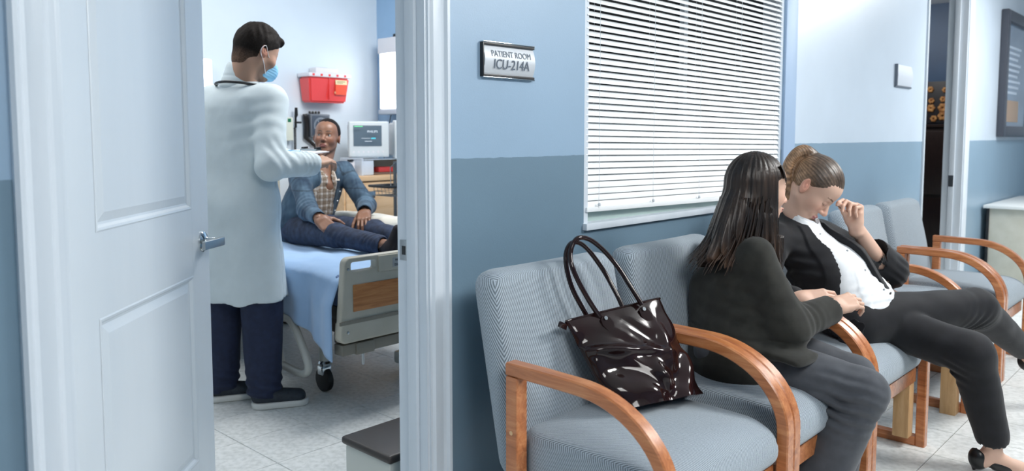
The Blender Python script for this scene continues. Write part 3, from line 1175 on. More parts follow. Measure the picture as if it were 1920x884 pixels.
for j in range(NV):
    for i in (0, NU):
        bm_.bm.faces.new((fr[i][j], bk_[i][j], bk_[i][j + 1], fr[i][j + 1]))
bm_.build('bag_body', m_pat, bag, angle=60)
# rim piping, end tab
rim = MB(); rim.tube([bagpt(u / 20, 0, -1) for u in range(21)], .0035, 8); rim.build('rim_piping', m_pat, bag)
tb = MB(); tb.prism([(1.742, .728), (1.712, .742), (1.703, .728), (1.735, .712)], 1.415, 1.422, axis='y', bev=.001); tb.build('zip_tab', m_pat, bag)
# side gusset fold below the left edge
gs = MB(); gs.tube([TL + nrm * .004, TL * .6 + BL * .4 + np.array((.028, -.012, 0)), TL * .35 + BL * .65 + np.array((.020, -.02, 0)), BL + np.array((.0, -.01, .0))], .0055, 8); gs.build('side_piping', m_pat, bag)
def smooth_path(pts, n=8):
    P = [np.array(p) for p in pts]
    P = [2 * P[0] - P[1]] + P + [2 * P[-1] - P[-2]]
    out = []
    for i in range(1, len(P) - 2):
        for k in range(n):
            t = k / n
            a, b, c_, d = P[i - 1], P[i], P[i + 1], P[i + 2]
            out.append(.5 * ((2 * b) + (c_ - a) * t + (2 * a - 5 * b + 4 * c_ - d) * t * t + (3 * b - a - 3 * c_ + d) * t ** 3))
    out.append(P[-2])
    return out
FH = [(1.853, 1.372, .722), (1.807, 1.40, .804), (1.782, 1.43, .883), (1.796, 1.45, .931), (1.831, 1.45, .967), (1.896, 1.44, .949), (1.954, 1.40, .878), (1.985, 1.325, .760)]
RH = [(1.838, 1.415, .728), (1.802, 1.45, .824), (1.804, 1.475, .907), (1.839, 1.482, .948), (1.892, 1.475, .935), (1.943, 1.448, .867), (1.959, 1.405, .793), (1.955, 1.370, .742)]
for hp in (FH, RH):
    h = MB(); h.tube(smooth_path(hp, 10), .0074, 12); h.build('handle', m_pat, bag)
for u in (.33, .74):
    c0 = bagpt(u, .09, -1)
    an = MB()
    pts = [(0, .012), (.016, .004), (.020, -.014), (.012, -.036), (0, -.052), (-.012, -.036), (-.020, -.014), (-.016, .004)]
    xd = unit(TR - TL); zd = unit(TL - BL)
    fr_ = [an.bm.verts.new(c0 + xd * a + zd * b + nrm * .006) for a, b in pts]
    ba_ = [an.bm.verts.new(c0 + xd * a * 1.08 + zd * b * 1.05 - nrm * .004) for a, b in pts]
    an.bm.faces.new(fr_)
    for q in range(8):
        an.bm.faces.new((fr_[q], fr_[(q + 1) % 8], ba_[(q + 1) % 8], ba_[q]))
    an.build('handle_anchor', m_pat, bag)
    rv = MB(); rv.tube([c0 + nrm * .004 + zd * .004, c0 + nrm * .011 + zd * .004], .006, 10); rv.build('rivet', m_chrome, bag)

# ================================================================== hospital bed
m_bed = mat_noise('bed_plastic', rgb(178, 174, 160), rgb(186, 182, 169), 0.42, 10, 80, 0.05)
m_bed2 = mat_plain('bed_grey_strip', rgb(128, 124, 114), 0.5)
m_tube = mat_plain('bed_tube_paint', rgb(186, 188, 182), 0.35)
m_inset = mat_wood('bed_wood_inset', rgb(140, 84, 42), rgb(178, 116, 66), rgb(196, 138, 84), axis=0, rough=0.4, scale=4, stretch=12, coat=0.1)
m_sheet = mat_noise('blue_sheet', rgb(150, 184, 222), rgb(160, 192, 228), 0.85, 8, 300, 0.25, sheen=0.3, bdist=0.002)
m_mech = mat_plain('bed_mechanism', rgb(58, 50, 44), 0.6)
m_rub = mat_plain('black_rubber', rgb(24, 24, 24), 0.6)

bed = empty('hospital_bed', (2.46, 3.95, 0), 'hospital bed with beige footboard and wood-grain inset, covered by a blue sheet', 'bed')
BX0, BX1, FY = 1.945, 2.975, 2.87
def foot_sdf():
    def f(p):
        z = p[:, 2]
        # sides lean in towards the top
        xm = (BX0 + BX1) / 2
        hw = (BX1 - BX0) / 2 - .012 - (z - .35) * .09
        q = p.copy(); q[:, 0] = (p[:, 0] - xm)
        ax = np.abs(q[:, 0]) - (hw - .03)
        az = np.abs(z - .5455) - (.190 - .03)
        d2 = np.sqrt(np.maximum(ax, 0) ** 2 + np.maximum(az, 0) ** 2) + np.minimum(np.maximum(ax, az), 0) - .03
        ay = np.abs(p[:, 1] - FY - .022) - .022
        # lower skirt stands proud a little
        ay = ay - .006 * (z < .445)
        d = np.sqrt(np.maximum(d2 + .006, 0) ** 2 + np.maximum(ay + .006, 0) ** 2) + np.minimum(np.maximum(d2 + .006, ay + .006), 0) - .006
        return d
    slot1 = rbox((2.090, FY + .02, .693), (.067, .2, .020), .010)
    slot2 = rbox((2.830, FY + .02, .693), (.067, .2, .020), .010)
    return SUB(.004, f, slot1, slot2)
sdf_obj('footboard', [(foot_sdf(), (1.90, 2.83, .33), (3.02, 2.95, .76), .006)], m_bed, bed)
MB().box(1.955, 2.965, FY - .008, FY + .001, .440, .456, .002).build('grey_strip', m_bed2, bed)
MB().box(2.030, 2.895, FY - .004, FY + .004, .492, .612, .002).build('wood_inset', m_inset, bed)
cp = MB().box(2.168, 2.76, FY - .008, FY + .003, .655, .728, .004).build('control_cover', m_bed, bed)
m_lab = mat_plain('label_grey', rgb(168, 170, 172), 0.5)
MB().box(2.245, 2.42, FY - .0095, FY - .0078, .668, .712).build('label_plate', m_lab, cp)
text_obj('Hill-Rom', .014, m_black, cp, Matrix.Translation((2.285, FY - .010, .700)) @ Rx, sx=1.0)
for q in range(2):
    MB().box(2.255, 2.33, FY - .0102, FY - .0093, .680 - q * .006, .683 - q * .006).build('print_line', m_black, cp)
for (sx_, sz_) in ((2.005, .685), (1.995, .405)):
    MB().lathe((sx_, FY - .001 - (.006 if sz_ < .44 else 0), sz_), [(.0065, 0), (.0065, -.003), (.004, -.004)], 10, axis='y').build('screw', m_metal, bed)
# mattress
MB().box(2.0, 2.93, 2.93, 4.98, .50, .648, .04, 4).build('mattress', mat_plain('mattress_blue', rgb(90, 112, 150), 0.7), bed)
# deck and lifting gear
dk = MB(); dk.box(2.02, 2.91, 2.94, 5.0, .44, .50, .01); dk.build('deck', m_bed2, bed)
mc = MB(); mc.box(2.12, 2.8, 3.05, 4.8, .33, .44, .02); mc.box(2.08, 2.84, 2.95, 3.1, .30, .36, .01); mc.build('lift_frame', m_mech, bed)
MB().box(1.98, 2.94, 2.885, 2.95, .295, .345, .006).build('cross_rail', m_bed2, bed)
tb = MB(); tb.tube([(2.10, 2.90, .33), (2.10, 2.90, .235)], .006, 8); tb.build('release_pin', m_metal, bed)
bx = MB(); bx.box(2.05, 2.15, 2.875, 2.93, .29, .345, .008); bx.build('release_bracket', m_bed2, bed)
# lowered side frame of bent tube on the near side
lp = smooth_path([(1.985, 3.62, .385), (1.985, 3.42, .392), (1.985, 3.31, .385), (1.985, 3.23, .30), (1.985, 3.17, .20), (1.985, 3.20, .155), (1.985, 3.30, .150), (1.985, 3.50, .165), (1.985, 3.66, .175)], 8)
t = MB(); t.tube(lp, .019, 12); t.build('side_frame', m_tube, bed)
for yy in (3.49, 3.40):
    t = MB(); t.tube(smooth_path([(1.987, yy + .02, .385), (1.987, yy + .03, .28), (1.987, yy, .165)], 6), .012, 10); t.build('side_frame_bar', m_tube, bed)
t = MB(); t.tube(smooth_path([(1.985, 4.86, .385), (1.985, 4.2, .39), (1.985, 4.1, .30), (1.985, 4.14, .17), (1.985, 4.8, .17)], 8), .019, 12); t.build('side_frame', m_tube, bed)
# casters
for k, (cx_, cy_) in enumerate(((2.16, 3.30), (2.78, 3.30), (2.16, 4.7), (2.78, 4.7))):
    lg = MB(); lg.lathe((cx_, cy_, .165), [(.030, 0), (.030, .20)], 18); lgo = lg.build('leg_column', m_tube, bed)
    ck = MB(); ck.lathe((cx_, cy_, .130), [(.022, 0), (.032, .008), (.034, .02), (.028, .03), (.030, .04)], 18); ck.box(cx_ - .026, cx_ + .026, cy_ - .02, cy_ + .03, .09, .135, .008); ck.build('caster_fork', m_chrome, bed)
    wl = MB(); wl.lathe((cx_ - .016, cy_ + .005, .065), [(.045, 0), (.060, .003), (.0615, .016), (.060, .029), (.045, .032)], 28, axis='x'); wl.build('caster_wheel', m_rub, bed)
# white base of the far corner foot, seen past the footboard
bp_ = MB(); bp_.box(2.6, 3.0, 3.15, 3.32, .05, .12, .02); bp_.build('base_foot', m_tube, bed)
# headboard
MB().box(1.98, 2.95, 5.02, 5.07, .4, 1.05, .02).build('headboard', m_bed, bed)

# sheet: lies on the mattress, hangs over the near side and reaches lowest at the foot corner
def sheet(u, v):
    # u across: 0 far side, 1 lowest near hem ; v along: 0 head, 1 foot
    y = 4.95 + (2.917 - 4.95) * v
    drop = .245 + .03 * math.sin(7 * v) + .10 * max(0, (v - .78) / .22) ** 1.3
    Lw = .93
    s = u * (Lw + drop)
    hump = .006 * math.sin(9 * s + 4 * v) * math.sin(17 * v + 2 * s) + .004 * math.sin(40 * v + 9 * math.sin(5 * s))
    if s < Lw:
        x = 2.94 - s
        k = min(1, (Lw - s) / .05)
        z = .655 + hump * min(1, 3 * (Lw - s)) - .018 * (1 - k) ** 2
        if v > .96: z -= 0.03 * ((v - .96) / .04) ** 2
    else:
        d = s - Lw
        g = min(1, d / .12)
        x = 2.005 - .008 - .012 * g - g * (.010 * math.sin(46 * v + 1.5 * math.sin(9 * v)) + .006 * math.sin(90 * v + 1)) - .03 * max(0, (v - .86) / .14) * g
        z = .637 - d
    return (x, y, z)
sh = MB(); sh.grid(sheet, 84, 150)
sho = sh.build('bed_sheet', m_sheet, None, angle=80)
tag(sho, 'light blue sheet draped over the hospital bed and down its side', 'sheet')
md = sho.modifiers.new('thick', 'SOLIDIFY'); md.thickness = .004; md.offset = 1

bk2 = sdf_obj('folded_blanket', [(DISP(rbox((2.83, 3.86, .73), (.10, .30, .075), .05), lambda p: .010 * wob(p, 22, 5)), (2.68, 3.5, .63), (2.98, 4.2, .84), .01)], mat_noise('cream_cloth', rgb(200, 196, 184), rgb(212, 208, 198), 0.85, 10, 200, .2), origin=(2.83, 3.86, .66))
tag(bk2, 'cream blanket bunched on the far edge of the bed beside the patient', 'blanket')

# ================================================================== back wall fittings
BY = 5.15
sc = empty('sharps_container', (3.345, BY - .07, 1.52), 'red wall-mounted sharps disposal box with a clear white lid', 'sharps box')
m_red = mat_plain('red_plastic', rgb(232, 72, 70), 0.3, coat=0.3)
rb = MB()
x0_, x1_ = 3.185, 3.535
vsb = [(x0_ + .02, BY - .012, 1.515), (x1_ - .02, BY - .012, 1.515), (x1_ - .02, BY - .13, 1.515), (x0_ + .02, BY - .13, 1.515),
       (x0_, BY - .012, 1.70), (x1_, BY - .012, 1.70), (x1_, BY - .155, 1.70), (x0_, BY - .155, 1.70)]
_, fcs = rb._add(vsb, [(0, 3, 2, 1), (4, 5, 6, 7), (0, 1, 5, 4), (1, 2, 6, 5), (2, 3, 7, 6), (3, 0, 4, 7)])
bmesh.ops.bevel(rb.bm, geom=list({e for f in fcs for e in f.edges}), offset=.012, segments=3, affect='EDGES')
rb.build('red_bin', m_red, sc)
m_lid = mat_plain('lid_white', rgb(228, 226, 230), 0.3)
MB().box(x0_ - .008, x1_ + .008, BY - .165, BY - .008, 1.70, 1.728, .006).build('lid', m_lid, sc)
MB().box(x0_ + .09, x1_ - .06, BY - .10, BY - .008, 1.728, 1.775, .015).build('lid_hopper', m_lid, sc)
for q in range(5):
    MB().box(x0_ + .02 + q * .068, x0_ + .038 + q * .068, BY - .1665, BY - .1648, 1.706, 1.722).build('lid_clip', m_red, sc)
MB().box(x0_ + .165, x0_ + .172, BY - .158, BY - .14, 1.54, 1.695).build('rib', m_red, sc)
lb = MB().box(3.405, 3.50, BY - .1585, BY - .150, 1.575, 1.665, M=Matrix.Translation((0, 0, 0)))
lb.build('label', mat_plain('label_orange', rgb(232, 78, 44), 0.5), sc)
MB().box(3.405, 3.505, BY - .1605, BY - .155, 1.650, 1.683).build('label', mat_plain('label_cream', rgb(232, 216, 170), 0.5), sc)
MB().box(3.402, 3.502, BY - .1575, BY - .145, 1.583, 1.598).build('label', MATS['label_cream'], sc)
MB().box(3.415, 3.495, BY - .1583, BY - .156, 1.587, 1.593).build('print_line', m_black, sc)
for q in range(2):
    MB().box(3.418, 3.488 - q * .02, BY - .1612, BY - .160, 1.670 - q * .010, 1.674 - q * .010).build('print_line', mat_plain('brown_ink', rgb(140, 110, 70), .6) if q == 0 else MATS['brown_ink'], sc)

# blood pressure gauge with dark frame and coiled tube
bg = empty('pressure_gauge', (3.31, BY - .03, 1.19), 'square blood pressure gauge with a black coiled tube on the back wall', 'gauge')
MB().box(3.255, 3.425, BY - .05, BY - .008, 1.262, 1.432, .008).build('case', mat_plain('gauge_grey', rgb(112, 118, 126), 0.4, .3), bg)
MB().box(3.268, 3.412, BY - .053, BY - .048, 1.275, 1.419, .003).build('dial', mat_plain('dial_dark', rgb(70, 80, 94), 0.35), bg)
m_tick = mat_plain('dial_white', rgb(190, 200, 210), 0.5)
for q in range(24):
    a = R(-225 + q * 270 / 23)
    cxx, czz = 3.34 + .054 * math.cos(-a), 1.347 + .054 * math.sin(-a)
    MB().box(-.0018, .0018, -.0565 + 0, -.0525, -.007, .007, M=Matrix.Translation((cxx, BY, czz)) @ Matrix.Rotation(a - R(90), 4, 'Y')).build('tick', m_tick, bg)
MB().box(-.0012, .0012, -.059, -.056, -.01, .045, M=Matrix.Translation((3.34, BY, 1.347)) @ Matrix.Rotation(R(-35), 4, 'Y')).build('needle', m_tick, bg)
for q in range(4):
    MB().lathe((3.262 + q * .026, BY - .03, 1.434), [(.008, 0), (.010, .012), (.006, .02)], 8).build('clip', m_black, bg)
cp_ = []
for q in range(26 * 12):
    t = q / (26 * 12)
    a = t * 26 * 2 * math.pi
    basex = 3.225 + .012 * math.sin(t * 3) - .01 * t
    basez = 1.43 - .25 * t
    if t > .7: basex += (t - .7) * .35
    cp_.append((basex + .017 * math.cos(a), BY - .028 + .015 * math.sin(a), basez))
cm = MB(); cm.tube(cp_, .0042, 5); cm.build('coiled_tube', m_black, bg)

# otoscope station
ot = empty('otoscope_station', (3.08, BY - .03, 1.17), 'cream wall station with a black otoscope handle and coiled cord', 'otoscope')
m_cream = mat_plain('cream_plastic', rgb(216, 220, 206), 0.4)
MB().box(2.945, 3.035, BY - .05, BY - .004, 1.235, 1.40, .006).build('housing', m_cream, ot)
MB().box(3.040, 3.105, BY - .06, BY - .004, 1.235, 1.405, .006).build('housing', m_cream, ot)
MB().box(3.060, 3.085, BY - .063, BY - .058, 1.370, 1.395).build('green_window', mat_plain('green_glow', rgb(20, 110, 70), .3), ot)
MB().lathe((2.99, BY - .052, 1.37), [(.02, 0), (.02, -.006), (.004, -.008)], 14, axis='y').build('dial', m_metal, ot)
for hx in (3.130, 2.955):
    hm = MB(); hm.tube([(hx, BY - .05, 1.33), (hx, BY - .05, 1.40), (hx + .002, BY - .055, 1.42), (hx, BY - .06, 1.475)], [.009, .008, .013, .010], 10)
    hm.build('scope_handle', m_black, ot)
MB().box(3.12, 3.165, BY - .075, BY - .045, 1.36, 1.375, .003).build('hook', m_black, ot)
cp_ = []
for q in range(18 * 10):
    t = q / (18 * 10)
    a = t * 18 * 2 * math.pi
    cp_.append((3.125 + .009 * math.cos(a), BY - .045 + .009 * math.sin(a), 1.33 - .20 * t))
cm = MB(); cm.tube(cp_, .003, 5); cm.build('coiled_cord', m_black, ot)

# bed-head lamp at the left, mostly behind the open door
hl = empty('bed_head_lamp', (2.3, BY - .05, 1.54), 'lit white wall lamp half hidden behind the edge of the open door', 'lamp')
MB().box(2.10, 2.48, BY - .09, BY - .003, 1.55, 1.78, .01).build('housing', m_lid, hl)
MB().box(2.11, 2.482, BY - .10, BY - .088, 1.56, 1.77, .004).build('diffuser', m_light, hl)

# tall lamp box on the right wall
wl_ = empty('wall_light_box', (3.86, 4.86, 1.44), 'tall bright wall light box with a white cap above the monitors', 'lamp')
MB().box(3.80, 3.905, 4.60, 4.98, 1.47, 1.98, .01).build('housing', m_lid, wl_)
MB().box(3.793, 3.802, 4.62, 4.965, 1.48, 1.90, .003).build('diffuser', m_light, wl_)
MB().box(3.79, 3.91, 4.59, 4.99, 1.90, 2.02, .012).build('cap', m_lid, wl_)
MB().box(3.84, 3.87, 4.80, 4.86, 2.02, 2.05, .006).build('knob', m_black, wl_)
MB().box(3.79, 3.91, 4.59, 4.99, 1.435, 1.475, .012).build('bottom_cap', mat_plain('cap_pale', rgb(190, 200, 212), .4), wl_)
cbm = MB(); cbm.tube(smooth_path([(3.89, 4.95, 1.46), (3.885, 4.99, 1.3), (3.88, 5.03, 1.12), (3.87, 5.05, 1.0)], 6), .004, 6); cbm.build('power_cord', m_black, wl_)

# bedside cabinet
bc = empty('bedside_cabinet', (3.5, 4.8, 0), 'light maple bedside cabinet with a silver pull, carrying the monitors', 'cabinet')
m_maple = mat_wood('maple_laminate', rgb(206, 166, 122), rgb(218, 180, 138), rgb(224, 190, 150), axis=0, rough=0.45, scale=3, stretch=8, coat=0.0)
MB().box(3.135, 3.88, 4.52, 5.13, 0.04, .955, .003).build('body', m_maple, bc)
MB().box(3.115, 3.895, 4.49, 5.14, .955, .988, .006).build('top', m_maple, bc)
dr = MB().box(3.145, 3.87, 4.500, 4.519, .44, .945, .004).build('drawer', m_maple, bc)
MB().box(3.145, 3.87, 4.500, 4.519, .06, .43, .004).build('drawer', m_maple, bc)
MB().box(3.235, 3.375, 4.478, 4.50, .845, .885, .010).build('pull', m_metal, dr)
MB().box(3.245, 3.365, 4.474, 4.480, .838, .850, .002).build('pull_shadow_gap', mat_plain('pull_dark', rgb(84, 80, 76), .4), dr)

def monitor(name, x0, x1, y, z0, z1, label, sx0, sx1, sz0, sz1):
    r_ = empty(name, ((x0 + x1) / 2, y + .1, z0), label, 'monitor')
    MB().box(x0, x1, y, y + .06, z0, z1, .012, 3).build('bezel', m_mon, r_)
    MB().box(x0 + .02, x1 - .02, y + .06, y + .22, z0 + .02, z1 - .015, .02, 3).build('rear_case', m_mon, r_)
    s_ = MB().box(sx0, sx1, y - .002, y + .004, sz0, sz1, .001).build('screen', m_scr, r_)
    return r_, s_
m_mon = mat_plain('monitor_white', rgb(214, 220, 222), 0.4)
m_scr = mat_plain('screen_grey', rgb(84, 98, 110), 0.2, emit=rgb(96, 110, 122), estr=0.35)
m1, s1 = monitor('patient_monitor', 3.365, 3.655, 4.66, 1.115, 1.375, 'white patient monitor with a lit grey screen on the maple cabinet', 3.395, 3.600, 1.195, 1.345)
mon_list = [m1]
m_txt = mat_plain('screen_white', rgb(196, 206, 214), .4, emit=rgb(196, 206, 214), estr=.5)
m_teal = mat_plain('screen_teal', rgb(80, 190, 210), .4, emit=rgb(80, 190, 210), estr=.5)
m_grn = mat_plain('screen_green', rgb(110, 220, 150), .4, emit=rgb(110, 220, 150), estr=.5)
text_obj('PHILIPS', .024, m_txt, s1, Matrix.Translation((3.525, 4.6165, 1.300)) @ Rx)
MB().box(3.395, 3.455, 4.6165, 4.6185, 1.334, 1.340).build('status_line', m_grn, s1)
MB().box(3.515, 3.548, 4.6165, 4.6185, 1.248, 1.257).build('status_line', m_teal, s1)
MB().box(3.445, 3.51, 4.6165, 4.6185, 1.2515, 1.254).build('status_line', m_txt, s1)
MB().box(3.47, 3.52, 4.6165, 4.6185, 1.229, 1.233).build('status_line', m_txt, s1)
for q in range(7):
    MB().lathe((3.39 + q * .035, 4.6215, 1.155), [(.007, 0), (.007, -.004)], 10, axis='y').build('button', m_lid, m1)
m2, s2 = monitor('vital_signs_monitor', 3.672, 3.86, 4.60, 1.10, 1.385, 'second white monitor with a black screen right of the patient monitor', 3.695, 3.82, 1.20, 1.36)
s2.data = s2.data.copy(); s2.data.materials.clear(); s2.data.materials.append(m_black)
MB().box(3.70, 3.80, 4.598, 4.601, 1.14, 1.18).build('panel', mat_plain('panel_grey', rgb(96, 108, 120), .4), m2)

m1.rotation_euler = (0, 0, R(-26))
m2.rotation_euler = (0, 0, R(-20))
m2.location.x += .03
# clutter on the cabinet top
cs = empty('monitor_stand_box', (3.55, 4.75, .988), 'clear plastic organiser on the cabinet under the patient monitor', 'organiser')
m_clear = mat_plain('clear_plastic', rgb(206, 216, 228), .25)
MB().box(3.345, 3.36, 4.60, 4.86, .988, 1.113).build('side', m_clear, cs)
MB().box(3.85, 3.865, 4.60, 4.86, .988, 1.098).build('side', m_clear, cs)
MB().box(3.36, 3.85, 4.84, 4.86, .988, 1.098).build('rear_panel', mat_plain('organiser_back', rgb(196, 202, 196), .5), cs)
MB().box(3.345, 3.865, 4.60, 4.86, 1.098, 1.1).build('shelf', m_clear, cs)
MB().box(3.36, 3.455, 4.605, 4.69, .989, 1.095, .008).build('plastic_cup', m_clear)
tag(bpy.data.objects['plastic_cup'], 'frosted plastic tub on the cabinet below the patient monitor', 'tub')
rb_ = MB().box(3.525, 3.655, 4.64, 4.78, 1.006, 1.042, .003).build('red_box', mat_plain('red_card', rgb(190, 60, 60), .5)); tag(rb_, 'small red box on the cabinet below the patient monitor', 'box')
rb_ = MB().box(3.475, 3.66, 4.63, 4.80, .989, 1.004, .002).build('brown_tray', mat_plain('brown_card', rgb(120, 96, 84), .5)); tag(rb_, 'thin brown tray under the small red box', 'tray')
rb_ = MB().box(3.235, 3.30, 4.62, 4.74, .989, 1.09, .006).build('white_bottle', m_lid); tag(rb_, 'white dispenser bottle at the left end of the cabinet top', 'bottle')
MB().box(3.25, 3.285, 4.61, 4.64, 1.09, 1.105, .003).build('cap', m_black, rb_)
# wire basket hanging at the right
wb = empty('wire_basket', (3.5, 4.2, .84), 'black-rimmed wire basket on a pole right of the bedside cabinet', 'basket')
t = MB(); t.tube([(3.20, 4.10, .935), (3.50, 4.10, .935), (3.50, 4.32, .935), (3.20, 4.32, .935)], .009, 8, closed=True); t.build('rim', m_black, wb)
m_wire = mat_plain('grey_wire', rgb(112, 116, 118), .35, .8)
t = MB()
for q in range(9):
    x = 3.235 + q * .03
    t.tube([(x, 4.10, .93), (x, 4.12, .872), (x, 4.30, .872), (x, 4.32, .93)], .002, 5)
for z in (.872, .90):
    t.tube([(3.225, 4.112, z), (3.485, 4.112, z), (3.485, 4.308, z), (3.225, 4.308, z)], .002, 5, closed=True)
t.tube([(3.21, 4.10, .935), (3.27, 4.18, 1.06), (3.34, 4.2, 1.10)], .003, 5)
t.build('wire_body', m_wire, wb)
t = MB(); t.tube([(3.34, 4.22, .003), (3.34, 4.22, 1.10)], .012, 10); t.build('pole', m_wire, wb)
t = MB(); t.box(3.2, 3.5, 4.1, 4.34, .003, .03, .01); t.build('foot', m_black, wb)

# step stool just inside the doorway
st_ = empty('step_stool', (1.62, 2.02, 0), 'low white bin with a dark lid just inside the door jamb', 'bin')
MB().box(1.472, 1.77, 1.90, 2.14, .003, .255, .012).build('body', mat_plain('stool_pale', rgb(196, 200, 194), .45), st_)
MB().box(1.462, 1.78, 1.89, 2.15, .255, .282, .012, 3).build('lid', mat_plain('lid_brown', rgb(52, 47, 45), .45), st_)

# ================================================================== people: heads, hands, helpers
def frame(az, pitch=0.0, roll=0.0):
    a, p, r = R(az), R(pitch), R(roll)
    fwd = np.array((math.cos(a) * math.cos(p), math.sin(a) * math.cos(p), math.sin(p)))
    rt = np.array((math.sin(a), -math.cos(a), 0.0))
    up = np.cross(rt, fwd)
    rt2 = rt * math.cos(r) + up * math.sin(r)
    up2 = np.cross(rt2, fwd)
    return np.stack([rt2, fwd, up2], 1)       # columns: right, forward, up

def loc2w(c, M, q, s=1.0):
    return np.array(c) + M @ (np.array(q, float) * s)

def in_frame(f, c, M, s=1.0):
    c_, M_ = A3(c), M.astype(np.float32)
    return lambda p: f(((p - c_) @ M_) / s) * s

def head_local(lids=0.5, jaw=1.0, ear=True, male=False):
    parts = [ell((0, -.015, .028), (.074, .096, .087)),
             ell((0, .018, -.02), (.064, .070, .088)),
             ell((0, .026, .045), (.060, .056, .048))]
    f = U(.025, *parts)
    jl = []
    for s in (-1, 1):
        jl.append(cap((s * .046 * jaw, -.002, -.052), (s * .017, .058, -.094), .021, .016))
        jl.append(ell((s * .035, .050, -.028), (.025, .028, .026)))
    jl.append(ell((0, .067, -.095), (.021, .018, .017)))
    f = U(.022, f, *jl)
    f = U(.012, f, cap((-.034, .068, .016), (0, .076, .013), .0095), cap((.034, .068, .016), (0, .076, .013), .0095))
    f = SUB(.012, f, ell((-.031, .092, -.002), (.016, .013, .0115)), ell((.031, .092, -.002), (.016, .013, .0115)))
    f = U(.008, f, cap((0, .078, .008), (0, .102, -.029), .0070, .0098), ell((0, .103, -.034), (.0100, .0100, .0088)),
          ell((-.0108, .092, -.037), (.0062, .009, .0064)), ell((.0108, .092, -.037), (.0062, .009, .0064)))
    f = U(.012, f, ell((0, .076, -.067), (.027, .018, .019)))
    f = U(.003, f, ell((0, .0935, -.0622), (.0205, .0065, .0050)), ell((0, .0920, -.0716), (.0175, .0068, .0058)))
    f = SUB(.002, f, cap((-.017, .0950, -.0685), (0, .0985, -.0668), .0011), cap((.017, .0950, -.0685), (0, .0985, -.0668), .0011))
    lid = []
    for s in (-1, 1):
        e = ell((s * .0305, .0700, -.0015), (.0160, .0138, .0120))
        if lids < 1:
            # leave a slit between upper and lower lid
            e = SUB(.0015, e, ell((s * .0305, .085, -.0015), (.0130, .02, .0052 * (1 - lids) * 2)))
        lid.append(e)
    f = U(.003, f, *lid)
    if ear:
        for s in (-1, 1):
            rot = Matrix.Rotation(R(18), 3, 'X') @ Matrix.Rotation(R(s * -22), 3, 'Z')
            Mr = np.array(rot, dtype=np.float32)
            e = ell((s * .0770, -.014, -.006), (.0070, .0185, .0310), Mr)
            e = SUB(.004, e, ell((s * .0860, -.011, .003), (.0085, .0115, .0205), Mr))
            e = U(.003, e, ell((s * .0800, -.009, -.006), (.0035, .0040, .0110), Mr))
            f = U(.005, f, e)
    return f

def head_cols(vs, c, M, s, skin, lip, brow, browz=.021, closed=True, stubble=0.0, blush=(.25, .02, .02), scalp=None):
    q = ((vs - np.array(c)) @ M) / s
    x, y, z = q[:, 0], q[:, 1], q[:, 2]
    inh = (np.abs(x) < .11) & (np.abs(y) < .13) & (np.abs(z) < .14)
    col = np.tile(np.array(skin, float), (len(vs), 1))
    def mix(w, c2):
        w = np.clip(w, 0, 1)[:, None] * inh[:, None]
        col[:] = col * (1 - w) + np.array(c2) * w
    warm = np.array(skin) * np.array((1.12, .80, .76))
    for sx_ in (-1, 1):
        mix(.5 * np.exp(-((x - sx_ * .04) / .022) ** 2 - ((z + .028) / .02) ** 2) * (y > .03), warm)
        mix(.55 * (np.abs(x) > .0765) * (y < .02) * (y > -.05), warm)
    mix(.45 * np.exp(-(x / .016) ** 2 - ((z + .034) / .014) ** 2) * (y > .09), warm)
    mix(1.0 * (((x / .0225) ** 2 + ((z + .0668) / .0105) ** 2) < 1) * (y > .080), lip)
    mix(.8 * (np.abs(z + .0668) < .0011) * (np.abs(x) < .020) * (y > .080), np.array(lip) * .35)
    if stubble:
        mix(stubble * np.clip(((-.022 - z) / .02), 0, 1) * np.clip((y + .005) / .02, 0, 1) * (z > -.13) * (np.abs(x) < .075), (.035, .028, .025))
    ax = np.abs(x)
    bz = browz + .0045 * np.sin(np.clip((ax - .010) / .040, 0, 1) * 2.6)
    mix(.85 * (np.abs(z - bz) < .0030 - .0015 * (ax > .038)) * (ax > .011) * (ax < .049) * (y > .03), brow)
    if closed:
        mix(.85 * (np.abs(z + .0075 - .010 * ((ax - .0305) / .018) ** 2 * .5) < .0013) * (np.abs(ax - .0305) < .0165) * (y > .055), (.03, .02, .018))
    else:
        mix(.8 * (np.abs(z + .0015 - .0065 * np.sqrt(np.clip(1 - ((ax - .0305) / .0155) ** 2, 0, 1))) < .0013) * (np.abs(ax - .0305) < .0155) * (y > .055), (.02, .015, .013))
    mix(.35 * ((ax - .0305) ** 2 + (z + .001) ** 2 < .017 ** 2) * (y > .05), np.array(skin) * np.array((.80, .66, .64)))
    for sx_ in (-1, 1):
        mix(.8 * (((x - sx_ * .0065) / .0035) ** 2 + ((z + .0425) / .0025) ** 2 < 1) * (y > .085), np.array(skin) * .25)
    return col

def eyeball(c, M, s, side, gaze, parent, iris=(.03, .015, .008)):
    cc = loc2w(c, M, (side * .0305, .0690, -.0015), s)
    r = .0118 * s
    g = unit(gaze)
    nu, nv = 24, 16
    vs, col = [], []
    a = unit(np.cross(g, (0.1, 0.2, 1)))
    b = np.cross(g, a)
    for j in range(nv + 1):
        t = math.pi * j / nv
        for i in range(nu):
            ph = 2 * math.pi * i / nu
            d = g * math.cos(t) + (a * math.cos(ph) + b * math.sin(ph)) * math.sin(t)
            vs.append(cc + d * r)
            col.append((.006, .005, .005) if t < .22 else (iris if t < .56 else (.40, .385, .37)))
    fs = []
    for j in range(nv):
        for i in range(nu):
            fs.append((j * nu + i, (j + 1) * nu + i, (j + 1) * nu + (i + 1) % nu, j * nu + (i + 1) % nu))
    vs = np.array(vs) - np.array(parent_world(parent))
    me = np_mesh('eye', vs, np.array(fs))
    add_col(me, np.array(col))
    return link_mesh('eye', me, MATS['eye_gloss'], parent)

